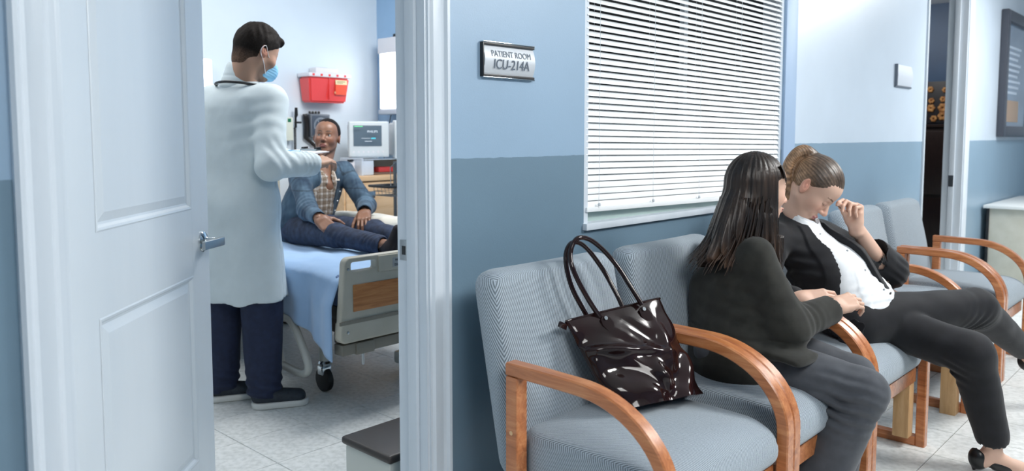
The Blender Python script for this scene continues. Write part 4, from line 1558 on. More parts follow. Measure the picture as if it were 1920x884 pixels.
mat_vcol('eye_gloss', rough=.08, bstr=0.0, spec=.6)

def hand_sdf(w, d, n, left=False, curl=(30, 40, 25), s=1.0, thumb=(35, 20), spread=4, per=None, thumb_in=.35):
    """palm and five fingers; w wrist point, d finger direction, n palm normal"""
    w = np.array(w, float); d = unit(d); n = np.array(n, float); n = unit(n - d * (n @ d))
    t = np.cross(d, n)
    if left: t = -t
    def P(a, b, c_): return w + (t * a + d * b + n * c_) * s
    def V(a, b, c_): return unit(t * a + d * b + n * c_)
    prims_palm = []
    base = [(.030, .086), (.010, .090), (-.010, .087), (-.028, .079)]
    for (a, b) in base:
        prims_palm.append(cap(P(a * .72, .018, .0), P(a, b, 0), .0145 * s, .0110 * s))
    prims_palm.append(cap(P(.020, .018, .008), P(.032, .045, .010), .015 * s, .013 * s))
    prims_palm.append(cap(P(-.018, .020, .008), P(-.026, .05, .008), .013 * s, .011 * s))
    prims_palm.append(ecap(P(0, -.030, 0), P(0, .02, 0), (.028 * s, .020 * s), (.030 * s, .018 * s), t))
    palm = U(.012 * s, *prims_palm)
    L = [(.043, .026, .021), (.047, .030, .022), (.043, .028, .022), (.034, .021, .019)]
    rad = [.0088, .0090, .0085, .0075]
    fingers = []
    nails = []
    for k in range(4):
        c3 = per[k] if per else curl
        ang = 0
        q = P(base[k][0], base[k][1], 0)
        sp = R(spread * (1.2 - k * .8))
        fs = []
        for j in range(3):
            ang += R(c3[j])
            dv = unit(d * math.cos(ang) + n * math.sin(ang) + t * math.sin(sp) * max(math.cos(ang), 0))
            q2 = q + dv * L[k][j] * s
            r0 = rad[k] * (1 - .10 * j) * s; r1 = rad[k] * (1 - .10 * (j + 1)) * s
            fs.append(cap(q, q2, r0 * 1.04, r1))
            q = q2
        fingers.append(U(.0025 * s, *fs))
    q = P(.026, .020, .006)
    ta = R(thumb[0]); tb = R(thumb[1])
    dv = unit(t * math.sin(ta) + d * math.cos(ta) + n * thumb_in)
    q2 = q + dv * .044 * s
    dv2 = unit(t * math.sin(ta - tb) + d * math.cos(ta - tb) + n * (thumb_in + .15))
    q3 = q2 + dv2 * .033 * s
    dv3 = unit(t * math.sin(ta - 2 * tb) + d * math.cos(ta - 2 * tb) + n * (thumb_in + .2))
    q4 = q3 + dv3 * .026 * s
    th = U(.004 * s, cap(q, q2, .0150 * s, .0115 * s), cap(q2, q3, .0110 * s, .0100 * s), cap(q3, q4, .0098 * s, .0078 * s))
    f = palm
    f = smn_f(f, fingers[0], .006 * s)
    for g in fingers[1:]:
        f = smn_f(f, g, .004 * s)
    f = smn_f(f, th, .009 * s)
    return f

def smn_f(a, b, k):
    return lambda p: smn(a(p), b(p), k)

def bounds(pts, pad):
    a = np.array(pts, float)
    return tuple(a.min(0) - pad), tuple(a.max(0) + pad)

def hair_cols(vs, c, base, hi, freq=160, ax=(0, 0, 1), seed=0, amt=.6):
    q = vs - np.array(c)
    ph = np.arctan2(q[:, 1], q[:, 0])
    n = wob(np.stack([ph * freq / 8, ph * 0 + seed, q[:, 2] * 4], 1).astype(np.float32), 1.0, seed, 4)
    n2 = wob(q.astype(np.float32), 30, seed + 2, 3)
    t = np.clip(.5 + amt * n + .3 * n2, 0, 1)[:, None] ** 1.6
    return np.array(base) * (1 - t) + np.array(hi) * t

m_skin_l = mat_vcol('skin_light', rough=.5, sss=.12, bscale=350, bstr=.05)
m_skin_m = mat_vcol('skin_medium', rough=.5, sss=.10, bscale=350, bstr=.05)
m_skin_d = mat_vcol('skin_deep', rough=.42, sss=.05, bscale=350, bstr=.05, spec=.5)

# anisotropic-looking hair: fine streak relief on top of the modelled locks
def mat_hair(name, rough, st=(220, 220, 8), spec=.6):
    m, nt, bs = newmat(name)
    a = nd(nt, 'ShaderNodeVertexColor'); a.layer_name = 'col'
    v = coords(nt, st)
    n = nd(nt, 'ShaderNodeTexNoise', Scale=1.0, Detail=3.0)
    nt.links.new(v, n.inputs['Vector'])
    c = ramp(nt, n.outputs['Fac'], [(.3, (.55, .55, .55, 1)), (.7, (1.25, 1.25, 1.25, 1))])
    mm = nd(nt, 'ShaderNodeMix', data_type='RGBA', blend_type='MULTIPLY')
    mm.inputs['Factor'].default_value = 1.0
    nt.links.new(a.outputs['Color'], mm.inputs[6]); nt.links.new(c, mm.inputs[7])
    nt.links.new(mm.outputs[2], bs.inputs['Base Color'])
    bs.inputs['Roughness'].default_value = rough
    bs.inputs['Specular IOR Level'].default_value = spec
    bump(nt, bs, n.outputs['Fac'], .5, .0015)
    return m

# ================================================================== person A: dark-haired woman, second chair
SK_A = (.62, .40, .30)
root_A = (2.50, 1.20, 0.003)
HA = np.array((2.545, 1.228, 1.092)); MA = frame(-35, -8); MU = frame(-35, 0)
sA = .96
hl = head_local(lids=.5, ear=False)
neckA = U(.02, cap((2.545, 1.265, .90), (2.548, 1.235, 1.04), .058, .050))
headA = U(.018, in_frame(hl, HA, MA, sA), neckA)
# right hand laid over the other woman's hand
wA = np.array((2.668, 1.008, .694))
hA = hand_sdf(wA, (.80, -.42, .16), (.25, .45, -.85), curl=(28, 44, 30), s=.93, thumb=(30, 12), spread=3)
armA = cap((2.52, 1.05, .655), wA, .036, .026)
handA = U(.012, hA, armA)
# left hand in the lap
wAl = np.array((2.685, 1.19, .650))
hAl = hand_sdf(wAl, (.45, -.85, .05), (.3, .2, -1), left=True, curl=(20, 25, 15), s=.92)
coreA = U(.015, ecap((2.48, 1.24, .56), (2.53, 1.29, .84), (.13, .09), (.12, .08), (.46, .89, 0)),
          cap((2.42, 1.22, .54), (2.50, .90, .475), .045, .035), cap((2.58, 1.24, .54), (2.64, .98, .475), .045, .035),
          cap((2.50, .90, .47), (2.455, 1.0, .08), .035, .03), cap((2.64, .97, .47), (2.65, 1.0, .08), .035, .03),
          cap((2.45, 1.18, .86), (2.43, 1.07, .65), .04, .035), cap((2.64, 1.40, .86), (2.74, 1.36, .66), .04, .035), cap((2.74, 1.36, .66), wAl, .035, .026))
partsA = [(headA, (2.43, 1.08, .93), (2.70, 1.36, 1.24), .0028),
          (handA, (2.50, .90, .60), (2.86, 1.10, .77), .0022),
          (hAl, (2.60, 1.0, .57), (2.82, 1.25, .72), .003),
          (coreA, (2.3, .78, .03), (2.9, 1.5, .95), .016)]
def colA(vs):
    return head_cols(vs, HA, MA, sA, SK_A, (.50, .20, .17), (.03, .02, .018), closed=False)
pA = sdf_obj('person', partsA, m_skin_l, origin=root_A, colfn=colA)
tag(pA, 'woman with long dark hair in a charcoal jacket and grey trousers, clasping the neighbour hand', 'person')
for s_ in (-1, 1):
    eyeball(HA, MA, sA, s_, MA @ np.array((0, 1, -.1)), pA)

# jacket
shR, shL = np.array((2.434, 1.186, .868)), np.array((2.645, 1.405, .870))
elR = np.array((2.432, 1.068, .655)); cufR = np.array((2.640, 1.020, .683))
sideA = shL - shR
torso = U(.06, ecap((2.475, 1.265, .545), (2.515, 1.285, .72), (.185, .135), (.160, .118), sideA),
          ecap((2.515, 1.285, .70), (2.540, 1.290, .855), (.158, .112), (.135, .085), sideA),
          cap(shR, shL, .058), cap((2.545, 1.275, .90), (2.545, 1.262, .945), .075, .060),
          cap((2.46, 1.37, .52), (2.48, 1.38, .74), .055, .06))
slR = U(.045, cap(shR, elR, .063, .066), cap(elR, cufR, .062, .048))
slL = U(.03, cap(shL, (2.74, 1.36, .66), .060, .052), cap((2.74, 1.36, .66), (2.70, 1.235, .652), .05, .040))
skirt = U(.04, ecap((2.475, 1.26, .60), (2.45, 1.245, .485), (.17, .13), (.185, .155), sideA),
          ecap((2.40, 1.22, .60), (2.395, .985, .572), (.095, .050), (.078, .018), (1, 0, 0)))
jk = U(.03, torso, skirt)
jk = U(.022, jk, slR, slL)
jk = SUB(.01, jk, cap((2.55, 1.262, .93), (2.556, 1.245, 1.05), .054, .075))
jk = SUB(.004, jk, half(cufR, elR - cufR) if False else cap(cufR + unit(cufR - elR) * .004, cufR + unit(cufR - elR) * .10, .036, .06))
def foldA(p):
    d = .0042 * wob(p, 17, 1) + .0026 * wob(p, 38, 2)
    d = d + wrinkle(elR + np.array((.05, -.02, .02)), (1, -.2, .2), .036, .0032, .060, 3)(p)
    d = d + wrinkle((2.45, 1.22, .68), (.2, -.2, 1), .050, .0065, .11, 4)(p)
    d = d + wrinkle(shR + np.array((0, .04, -.05)), (.3, .6, .6), .05, .0035, .07, 5)(p)
    # waist seam
    d = d + .003 * np.exp(-((p[:, 2] - .620 - .02 * (p[:, 0] - 2.4)) / .004) ** 2) * (np.linalg.norm(p[:, :2] - A3((2.50, 1.27)), axis=1) > .06)
    return d
m_jkA = mat_noise('charcoal_wool', rgb(40, 40, 37), rgb(49, 49, 45), 0.9, 25, 500, 0.12, sheen=0.12, bdist=.001, spec=.25)
sdf_obj('jacket', [(DISP(jk, foldA), (2.20, .86, .40), (2.90, 1.56, 1.0), .0058)], m_jkA, pA)
# pocket flap, button
bt = MB(); bt.lathe((2.385, 1.125, .612), [(.009, .002), (.010, 0), (.009, -.004), (.005, -.004)], 16, axis='y'); bt.build('button', m_black, pA)

# trousers
kR, kL = np.array((2.510, .855, .468)), np.array((2.645, .930, .476))
tr = U(.03, cap((2.405, 1.27, .540), kR + np.array((0, .0, .005)), .095, .074), cap(kR, (2.445, .985, .10), .072, .086))
tr2 = U(.03, cap((2.60, 1.27, .545), kL, .088, .066), cap(kL, (2.655, .99, .10), .062, .074))
trs = U(.012, U(.02, tr, ell((2.5, 1.27, .54), (.19, .13, .085))), tr2)
trs = INT(.004, trs, half((0, 0, .045), (0, 0, -1)))
def foldAt(p):
    d = .0034 * wob(p, 19, 6) + .0016 * wob(p, 46, 7)
    d = d + wrinkle(kR + np.array((-.045, .045, -.035)), (.35, -.1, 1), .034, .0130, .080, 8)(p)
    d = d + wrinkle(kL + np.array((-.03, .035, -.03)), (.35, -.1, 1), .030, .0070, .055, 9)(p)
    d = d + wrinkle((2.44, 1.10, .50), (.2, 1, .3), .045, .004, .09, 10)(p)
    return d
m_trA = mat_noise('grey_suiting', rgb(72, 75, 81), rgb(79, 82, 88), 0.8, 30, 700, 0.1, sheen=0.15, bdist=.0008, spec=.25)
sdf_obj('trousers', [(DISP(trs, foldAt), (2.28, .74, .03), (2.92, 1.44, .66), .0062)], m_trA, pA)
m_shoe = mat_plain('black_shoe', rgb(18, 18, 20), 0.3)
for fx, fy, nm in ((2.445, .985, 'shoe'), (2.655, .99, 'shoe')):
    sf = U(.02, ell((fx, fy - .02, .050), (.038, .055, .040)), ell((fx + .005, fy - .13, .030), (.040, .075, .026)))
    sf = INT(.004, sf, half((0, 0, .004), (0, 0, -1)))
    sdf_obj('shoe', [(sf, (fx - .06, fy - .23, 0), (fx + .07, fy + .06, .10), .005)], m_shoe, pA)

# long straight hair
def hair_mass(p):
    # crown and hanging hair as one surface: p in head-centred upright coordinates
    z = p[:, 2]
    t = np.clip((.02 - z) / .27, 0, 1)
    rx = .086 + .012 * t
    ry = .106 + .034 * t ** 1.5
    cy = -.018 - .050 * t ** 1.4
    zz = np.maximum(z - .02, 0) / .106
    k = np.sqrt((p[:, 0] / rx) ** 2 + ((p[:, 1] - cy) / ry) ** 2 + zz ** 2)
    return np.maximum((k - 1) * .088, -.240 - z + .028 * np.sin(p[:, 0] * 45))
hv = in_frame(hair_mass, HA, MU, 1.0)
# outer flick at the back-left and front lock over the shoulder
wL = lambda q: loc2w(HA, MU, q)
hv = U(.035, hv, cap(wL((0.02, -.085, -.08)), wL((.070, -.205, -.222)), .062, .012), cap(wL((-.03, -.085, -.10)), wL((.0, -.185, -.215)), .050, .012),
       cap(wL((.062, -.025, -.10)), wL((.082, .010, -.262)), .036, .022))
face_hole = in_frame(SUB(.01, rbox((0, .115, -.060), (.150, .085, .105), .02), rbox((0, .09, .075), (.12, .12, .042), .01)), HA, MU, 1.0)
hv = SUB(.008, hv, face_hole)
def strandA(p):
    q = (p - A3(HA)) @ MU.astype(np.float32)
    ph = np.arctan2(q[:, 0], q[:, 1] + .02)
    a = .0026 * np.sin(ph * 26 + 2.5 * wob(q, 14, 1, 3) + q[:, 2] * 6) + .0018 * np.sin(ph * 61 + 3 * wob(q, 20, 4, 3))
    low = np.clip((-.06 - q[:, 2]) / .15, 0, 1)
    return a * (.35 + 1.6 * low)
m_hairA = mat_hair('dark_hair', .36, (260, 260, 6), .38)
# loose tips and fringe, flat ribbons in the same hair mesh
def ribbon(pts, w, nrm_):
    vs, fs = [], []
    P = [np.array(q, float) for q in pts]
    for i, q in enumerate(P):
        tdir = unit(P[min(i + 1, len(P) - 1)] - P[max(i - 1, 0)])
        s_ = unit(np.cross(tdir, nrm_))
        ww = w * (1 - (i / (len(P) - 1)) ** 2 * .85)
        vs += [q - s_ * ww, q + np.array(nrm_) * ww * .5, q + s_ * ww, q - np.array(nrm_) * ww * .5]
    for i in range(len(P) - 1):
        for k in range(4):
            fs.append((4 * i + k, 4 * i + (k + 1) % 4, 4 * i + 4 + (k + 1) % 4, 4 * i + 4 + k))
    return np.array(vs), np.array(fs)
ribs = []
rr = random.Random(3)
for k in range(150):
    a = rr.uniform(-2.9, .25)
    # angle 0 = right side (+x local), -pi/2 = back
    ca, sa = math.cos(a), math.sin(a)
    if abs(math.atan2(sa, ca) - math.pi / 2) < .55: continue
    z0 = rr.uniform(-.10, -.02); z1 = rr.uniform(-.285, -.225)
    def rad_(z):
        t = min(max((.06 - z) / .30, 0), 1)
        return (.094 + .012 * t) * ca, -.018 - .045 * t ** 1.4 + (.102 + .034 * t ** 1.5) * sa
    pts = []
    out = rr.uniform(0, .022)
    for i in range(9):
        t = i / 8
        z = z0 + (z1 - z0) * t
        x_, y_ = rad_(z)
        pts.append(wL((x_ * (1 + out * 6 * t ** 3), y_ * (1 + out * 4 * t ** 3) - .05 * t ** 3 * max(-sa, 0), z)))
    ribs.append(ribbon(pts, rr.uniform(.0025, .005), unit(MU @ np.array((ca, sa, 0)))))
for k in range(26):
    u_ = (k / 25 - .5) * 2
    x_ = u_ * .066
    pts = []
    for i in range(7):
        t = i / 6
        q = (x_ * (1 + .05 * t), .058 + .027 * math.sin(t * 1.4) - .032 * u_ * u_, .085 - .052 * t - rr.uniform(0, .008) * t)
        pts.append(loc2w(HA, MA, q))
    ribs.append(ribbon(pts, .0042, unit(MA @ np.array((u_ * .5, 1, .2)))))
hm = [mesh_sdf(DISP(hv, strandA), (2.32, 1.0, .78), (2.74, 1.52, 1.24), .0034)] + ribs
vs_, fs_ = join_parts(hm)
me = np_mesh('hair', vs_ - np.array(parent_world(pA)), fs_)
add_col(me, hair_cols(vs_, HA, (.010, .007, .006), (.050, .030, .020), 300, seed=1, amt=.5) * (1 + 1.2 * np.clip((.95 - vs_[:, 2]) / .1, 0, 1))[:, None])
link_mesh('hair', me, m_hairA, pA)

# ================================================================== person B: woman with a ponytail, third chair
SK_B = (.66, .43, .33)
HB = np.array((3.132, 1.282, 1.064)); MB_ = frame(-84, -49, 5)
sB = 1.05
neckB = U(.02, cap((3.125, 1.345, .89), HB + MB_ @ np.array((0, -.035, -.06)), .058, .052))
headB = U(.018, in_frame(head_local(lids=1.0), HB, MB_, sB), neckB)
# left hand at the brow, elbow on the armrest
wBl = np.array((3.216, 1.143, .912)); elBl = np.array((3.400, 1.075, .700))
hBl = hand_sdf(wBl, (.06, .08, 1), (-.95, .22, .0), left=True, s=.95, per=[(58, 48, 22), (72, 62, 30), (84, 70, 34), (94, 74, 34)], thumb=(4, 4), thumb_in=.75, spread=1)
faBl = U(.01, cap(elBl, wBl, .040, .0265))
# right hand held by the other woman
wBr = np.array((2.648, 1.115, .706)); elBr = np.array((2.775, 1.325, .690))
hBr = hand_sdf(wBr, (.60, -.78, .10), (.45, .40, -.80), curl=(22, 40, 30), s=.93, thumb=(28, 10), spread=2)
faBr = cap(elBr, wBr, .036, .026)
shBR, shBL = np.array((2.965, 1.365, .862)), np.array((3.285, 1.315, .850))
coreB = U(.012, ecap((3.20, 1.14, .56), (3.13, 1.32, .84), (.13, .09), (.12, .07), shBL - shBR),
          cap(shBR, elBr, .04, .035), cap(shBL, elBl, .04, .035),
          cap((3.14, 1.12, .55), (3.62, .80, .555), .05, .04), cap((3.28, 1.12, .54), (3.262, .77, .468), .05, .035),
          cap((3.262, .745, .46), (3.333, .665, .14), .032, .026), cap((3.62, .80, .55), (4.06, .70, .33), .035, .026))
# bare ankle and foot of the standing leg
ankB = np.array((3.340, .655, .100))
footB = U(.02, cap((3.325, .668, .17), ankB, .034, .030), cap(ankB + np.array((0, .015, -.03)), (3.37, .575, .035), .030, .022), cap((3.37, .575, .035), (3.395, .51, .020), .024, .014), ell((3.330, .690, .045), (.028, .032, .028)))
foot2 = U(.02, cap((4.05, .70, .34), (4.14, .69, .265), .030, .028), cap((4.14, .685, .255), (4.22, .62, .20), .028, .02))
def BND(f, c, r): return (f, tuple(np.array(c) - r), tuple(np.array(c) + r))
partsB = [(headB, (3.02, 1.12, .87), (3.28, 1.42, 1.21), .0025),
          (U(.012, hBl, faBl), (3.08, 1.00, .64), (3.47, 1.28, 1.06), .0022),
          (U(.012, hBr, faBr), (2.60, .95, .62), (2.84, 1.37, .78), .0026),
          (footB, (3.26, .45, .0), (3.46, .75, .22), .004), (foot2, (4.0, .55, .14), (4.28, .76, .40), .004),
          (coreB, (2.7, .6, .05), (4.12, 1.45, .92), .017)]
def colB(vs):
    return head_cols(vs, HB, MB_, sB, SK_B, (.56, .25, .23), (.12, .07, .045), closed=True)
pB = sdf_obj('person', partsB, m_skin_l, origin=(3.20, 1.05, 0.003), colfn=colB)
tag(pB, 'woman with a brown ponytail in a black blazer, head bowed, one hand on her brow', 'person')

# hair: pulled back smooth, with a ponytail arching from the crown
def hairB_cap(p):
    return ell((0, -.014, .031), (.0795, .1015, .0925))(p)
hl_plane = U(.01, half((0, .062, .060), (0, .66, -.75)), half((0, -.030, 0), (0, 1, .25)))
cut_side = half((0, .004, -.012), (0, .88, -.47))
hB = INT(.006, INT(.006, hairB_cap, hl_plane), half((0, 0, -.060), (0, .1, -1)))
hB = SUB(.006, hB, ell((.088, -.008, -.022), (.030, .030, .036)), ell((-.088, -.008, -.022), (.030, .030, .036)))
def strandB(q):
    ph = np.arctan2(q[:, 0], q[:, 2] - .02)
    return .0004 * np.sin(ph * 37 + 2.5 * wob(q, 16, 2, 3)) + .0003 * np.sin(ph * 80 + 2 * wob(q, 20, 3, 3))
hBw = in_frame(DISP(hB, strandB), HB, MB_, sB)
tie = loc2w(HB, MB_, (0, -.088, .088))
tail_pts = smooth_path([tie, tie + np.array((-.030, .045, .022)), tie + np.array((-.055, .085, -.02)), tie + np.array((-.065, .095, -.09)), tie + np.array((-.055, .085, -.17))], 5)
tf = [cap(tail_pts[i], tail_pts[i + 1], .013 + .009 * math.sin(min(i / 9, 1) * 2.4), .013 + .009 * math.sin(min((i + 1) / 9, 1) * 2.4)) for i in range(0, len(tail_pts) - 1)]
tailf = U(.01, *tf)
def strandT(p):
    q = p - A3(tie)
    return .0009 * np.sin((q[:, 0] * .8 + q[:, 1] * .5 ) * 620 + 2 * wob(q, 25, 5, 3))
hBall = smn_f(hBw, DISP(tailf, strandT), .010)
vs_, fs_ = mesh_sdf(hBall, (3.00, 1.12, .93), (3.30, 1.52, 1.24), .0028)
me = np_mesh('hair', vs_ - np.array(parent_world(pB)), fs_)
qh = (vs_ - HB) @ MB_
phh = np.arctan2(qh[:, 0], qh[:, 2] - .02)
tt = np.clip(.5 + .4 * np.sin(phh * 47 + 2 * wob(qh.astype(np.float32), 20, 3, 3)) + .25 * wob(qh.astype(np.float32), 50, 6, 3), 0, 1)[:, None]
ct = np.array((.045, .030, .021)) * (1 - tt) + np.array((.120, .082, .058)) * tt
gold = np.clip(((vs_ - tie) @ np.array((-.4, .9, 0))) / .05, 0, 1)[:, None]
ct = ct * (1 - gold) + (np.array((.16, .09, .05)) * (1 - tt) + np.array((.42, .26, .15)) * tt) * gold
add_col(me, ct)
link_mesh('hair', me, mat_hair('brown_hair', .38, (60, 60, 60), .5), pB)
tb_ = MB(); tb_.tube([tie + np.array((.016 * math.cos(a), .010 * math.sin(a), .016 * math.sin(a))) for a in [k * math.pi / 8 for k in range(16)]], .004, 6, closed=True); tb_.build('hair_tie', m_black, pB)

# shirt
sideB = shBL - shBR
fwB = unit(np.cross(unit(sideB), (0, 0, 1))); fwB = fwB if fwB[1] < 0 else -fwB
c_lo, c_hi = np.array((3.215, 1.10, .610)), np.array((3.125, 1.315, .850))
sh1 = U(.05, ecap(c_lo, (3.17, 1.20, .72), (.145, .112), (.130, .105), sideB), ecap((3.17, 1.20, .72), c_hi, (.130, .105), (.105, .075), sideB),
        cap((3.125, 1.335, .885), (3.128, 1.320, .935), .066, .060), ell((3.20, 1.12, .60), (.115, .085, .045)), ell((3.10, 1.185, .765), (.05, .06, .05)), ell((3.205, 1.165, .765), (.05, .06, .05)))
sh1 = SUB(.004, sh1, cap((3.128, 1.31, .925), (3.130, 1.295, 1.02), .050, .075))
collar = []
ccol = np.array((3.128, 1.318, .922))
def foldShirt(p):
    d = .0034 * wob(p, 24, 11) + .0016 * wob(p, 55, 12)
    d = d + wrinkle((3.20, 1.08, .63), (.2, .6, .8), .030, .0060, .09, 13)(p)
    # placket edge down the front
    q = (p - A3(c_hi)) @ A3(unit(sideB))
    return d - .0018 * (np.abs(q - .02) < .012)
m_shirt = mat_noise('white_shirt', rgb(232, 236, 240), rgb(240, 243, 246), 0.75, 40, 500, 0.12, sheen=.1, bdist=.0008)
sdf_obj('shirt', [(DISP(sh1, foldShirt), (2.95, .90, .50), (3.42, 1.46, .97), .0052)], m_shirt, pB)
# shirt collar leaves
for sg_ in (-1, 1):
    cm = MB()
    u_ = unit(sideB)
    base = ccol + fwB * .052
    P0 = base + u_ * sg_ * .004 + np.array((0, 0, .004)); P1 = base + u_ * sg_ * .055 - fwB * .045 + np.array((0, 0, .030)); P2 = P1 + np.array((0, 0, -.030)) + fwB * .012 + u_ * sg_ * .006; P3 = base + u_ * sg_ * .030 + fwB * .012 + np.array((0, 0, -.048))
    vsx = [P0, P1, P2, P3]
    off_ = fwB * .004
    cm._add([tuple(q) for q in vsx] + [tuple(q + off_) for q in vsx], [(0, 1, 2, 3), (7, 6, 5, 4), (0, 4, 5, 1), (1, 5, 6, 2), (2, 6, 7, 3), (3, 7, 4, 0)])
    cm.build('collar', m_shirt, pB)
for k in range(4):
    t = k / 3
    pb = (c_hi * (1 - t) + np.array((3.20, 1.11, .64)) * t) - unit(sideB) * .010
    # put the button on the shirt surface by marching outwards
    q = pb.copy(); step = fwB * .004 + np.array((0, 0, .0015))
    for _ in range(60):
        if sh1(A3([q]))[0] > .001: break
        q = q + step
    mbt = MB(); mbt.tube([q - fwB * .002, q + fwB * .002], .0048, 10); mbt.build('button', mat_plain('shirt_button', rgb(150, 156, 160), .35) if k == 0 else MATS['shirt_button'], pB)
# cuff showing at the right wrist
cw = unit(wBr - elBr)
cfm = MB(); cfm.tube([wBr - cw * .075, wBr - cw * .022, wBr - cw * .020], [.036, .033, .029], 20); cfm.build('shirt_cuff', m_shirt, pB)

# blazer, open over the shirt
bz_t = U(.06, ecap((3.205, 1.13, .575), (3.165, 1.215, .72), (.185, .150), (.170, .138), sideB), ecap((3.165, 1.215, .72), (3.125, 1.325, .845), (.168, .130), (.135, .090), sideB),
         cap(shBR, shBL, .060), cap((3.125, 1.35, .885), (3.125, 1.345, .925), .080, .068))
slBR = U(.03, cap(shBR, elBr, .063, .055), cap(elBr, wBr - cw * .045, .052, .042))
cutd = unit(wBl - elBl)
elS = np.array((3.440, 1.085, .715))
cuL = elBl * .50 + wBl * .50
slBL = U(.03, cap(shBL, elS, .068, .074), cap(elS, cuL, .072, .062))
slBL = SUB(.004, slBL, cap(cuL - cutd * .05, cuL + cutd * .10, .046, .085))
opening = None
uB = unit(sideB)
def open_f(p):
    q = p - A3((3.125, 1.32, .86))
    x = q @ A3(uB)
    y = q @ A3(fwB)
    z = q[:, 2]
    w = .058 + .24 * np.clip(-z, 0, .16) + .16 * np.clip(-z - .16, 0, .3)
    w = np.minimum(w, .098)
    cx_ = .004 + .12 * np.clip(-z, 0, .4)
    return np.maximum(np.abs(x - cx_) - w, -(y - .005 + .25 * np.clip(z, -.2, .2)))
bz_b = SUB(.012, bz_t, open_f, cap((3.127, 1.330, .895), (3.13, 1.30, 1.05), .070, .100))
# lapels: raised bands along the opening
def lapel(p):
    o = open_f(p)
    band = np.maximum(np.abs(o - .020) - .020, bz_t(p) - .006)
    q = p - A3((3.125, 1.32, .86))
    band = np.maximum(band, -(q @ A3(fwB)) - .02)
    return np.maximum(band, np.maximum(-.20 - q[:, 2], q[:, 2] - .06))
bz = U(.004, bz_b, lapel)
bz = smn_f(bz, slBR, .022)
bz = smn_f(bz, slBL, .022)
# hem falls beside the hips
bz = smn_f(bz, SUB(.004, ecap((3.08, 1.16, .62), (3.05, 1.06, .53), (.055, .10), (.05, .12), uB), open_f), .02)
def foldBz(p):
    d = .0038 * wob(p, 15, 14) + .0022 * wob(p, 36, 15)
    d = d + wrinkle(elS, (.4, -.3, .9), .035, .005, .08, 16)(p)
    d = d + wrinkle((3.02, 1.30, .72), (.4, .1, 1), .055, .0055, .10, 17)(p)
    return d
m_bz = mat_noise('black_suiting', rgb(17, 18, 22), rgb(22, 23, 28), 0.75, 30, 600, 0.08, sheen=.12, bdist=.0008, spec=.3)
sdf_obj('blazer', [(DISP(bz, foldBz), (2.60, .92, .46), (3.56, 1.50, .99), .0046)], m_bz, pB)

# trousers: right leg crossed over the left
kT = np.array((3.640, .800, .562)); kU = np.array((3.262, .728, .462))
tR = U(.03, cap((3.14, 1.10, .548), kT, .108, .080), cap(kT, (4.07, .705, .325), .077, .052))
tL = U(.03, cap((3.27, 1.14, .545), kU, .090, .078), cap(kU, (3.330, .660, .145), .078, .058))
tB = U(.014, U(.03, tR, ell((3.20, 1.13, .545), (.18, .14, .09))), tL)
tB = SUB(.003, tB, cap((3.332, .659, .138), (3.34, .655, .08), .042, .06), cap((4.075, .704, .322), (4.11, .69, .30), .036, .06))
def foldBt(p):
    d = .0032 * wob(p, 18, 18) + .0016 * wob(p, 42, 19)
    d = d + wrinkle(kT + np.array((-.07, .0, -.04)), (.8, -.1, -.5), .030, .0060, .060, 20)(p)
    d = d + wrinkle(kU + np.array((-.02, .04, -.05)), (.1, -.5, 1), .028, .0070, .055, 21)(p)
    d = d + .0025 * np.exp(-((p[:, 1] - .70 - .12 * (p[:, 2] - .3)) / .005) ** 2) * (p[:, 2] < .4)
    return d
sdf_obj('trousers', [(DISP(tB, foldBt), (2.98, .58, .08), (4.16, 1.28, .70), .0064)], m_bz, pB)
# court shoes
def pump(a, heel, toe, out):
    a, heel, toe = np.array(a), np.array(heel), np.array(toe)
    d = unit(toe - heel)
    s1 = U(.02, ell(heel + np.array((0, 0, .020)), (.032, .036, .044)), cap(heel + d * .06 + np.array((0, 0, .012)), toe, .028, .014), ell(toe - d * .04 + np.array((0, 0, .004)), (.036, .045, .020)))
    s1 = SUB(.003, s1, ell(heel + d * .050 + np.array((0, 0, .062)), (.036, .075, .050)))
    return s1
sp1 = pump(None, (3.328, .700, .032), (3.405, .485, .018), None)
sp1 = INT(.003, sp1, half((0, 0, .004), (0, 0, -1)))
sp1 = smn_f(sp1, cap((3.325, .712, .045), (3.325, .714, .006), .014, .006), .008)
sdf_obj('court_shoe', [(sp1, (3.27, .44, 0), (3.46, .77, .13), .004)], m_shoe, pB)
sp2 = pump(None, (4.14, .70, .235), (4.27, .59, .165), None)
sdf_obj('court_shoe', [(sp2, (4.06, .52, .12), (4.32, .76, .34), .0045)], m_shoe, pB)

# ================================================================== person C: doctor in a white coat
SK_C = (.50, .30, .21)
HC = np.array((1.888, 3.392, 1.655)); MC = frame(2, -22, 0); sC = 1.02
faceC = head_local(lids=.75, jaw=1.08)
neckC = U(.02, cap((1.825, 3.43, 1.46), HC + MC @ np.array((0, -.035, -.06)), .066, .062))
hdC = U(.018, in_frame(faceC, HC, MC, sC), neckC)
shCR, shCL = np.array((1.895, 3.305, 1.425)), np.array((1.765, 3.570, 1.430))
elC = np.array((1.815, 3.165, 1.138)); wC = np.array((2.030, 3.160, 1.142))
hC = hand_sdf(wC, (.93, .20, .18), (.1, .35, -.9), curl=(25, 45, 25), s=1.0, thumb=(25, 15))
wCl = np.array((2.02, 3.36, 1.145))
hCl = hand_sdf(wCl, (.80, -.45, .05), (0, .1, 1), left=True, curl=(12, 18, 10), s=1.0, thumb=(40, 20))
sideC = shCL - shCR
coreC = U(.015, ecap((1.80, 3.42, .95), (1.80, 3.43, 1.38), (.14, .09), (.15, .09), sideC), cap((1.85, 3.34, .95), (1.85, 3.30, .12), .07, .04), cap((1.76, 3.52, .95), (1.765, 3.56, .12), .07, .04),
          cap(shCR, elC, .045, .04), cap(elC, wC, .04, .028), cap(shCL, (1.86, 3.52, 1.15), .045, .04), cap((1.86, 3.52, 1.15), wCl, .04, .028))
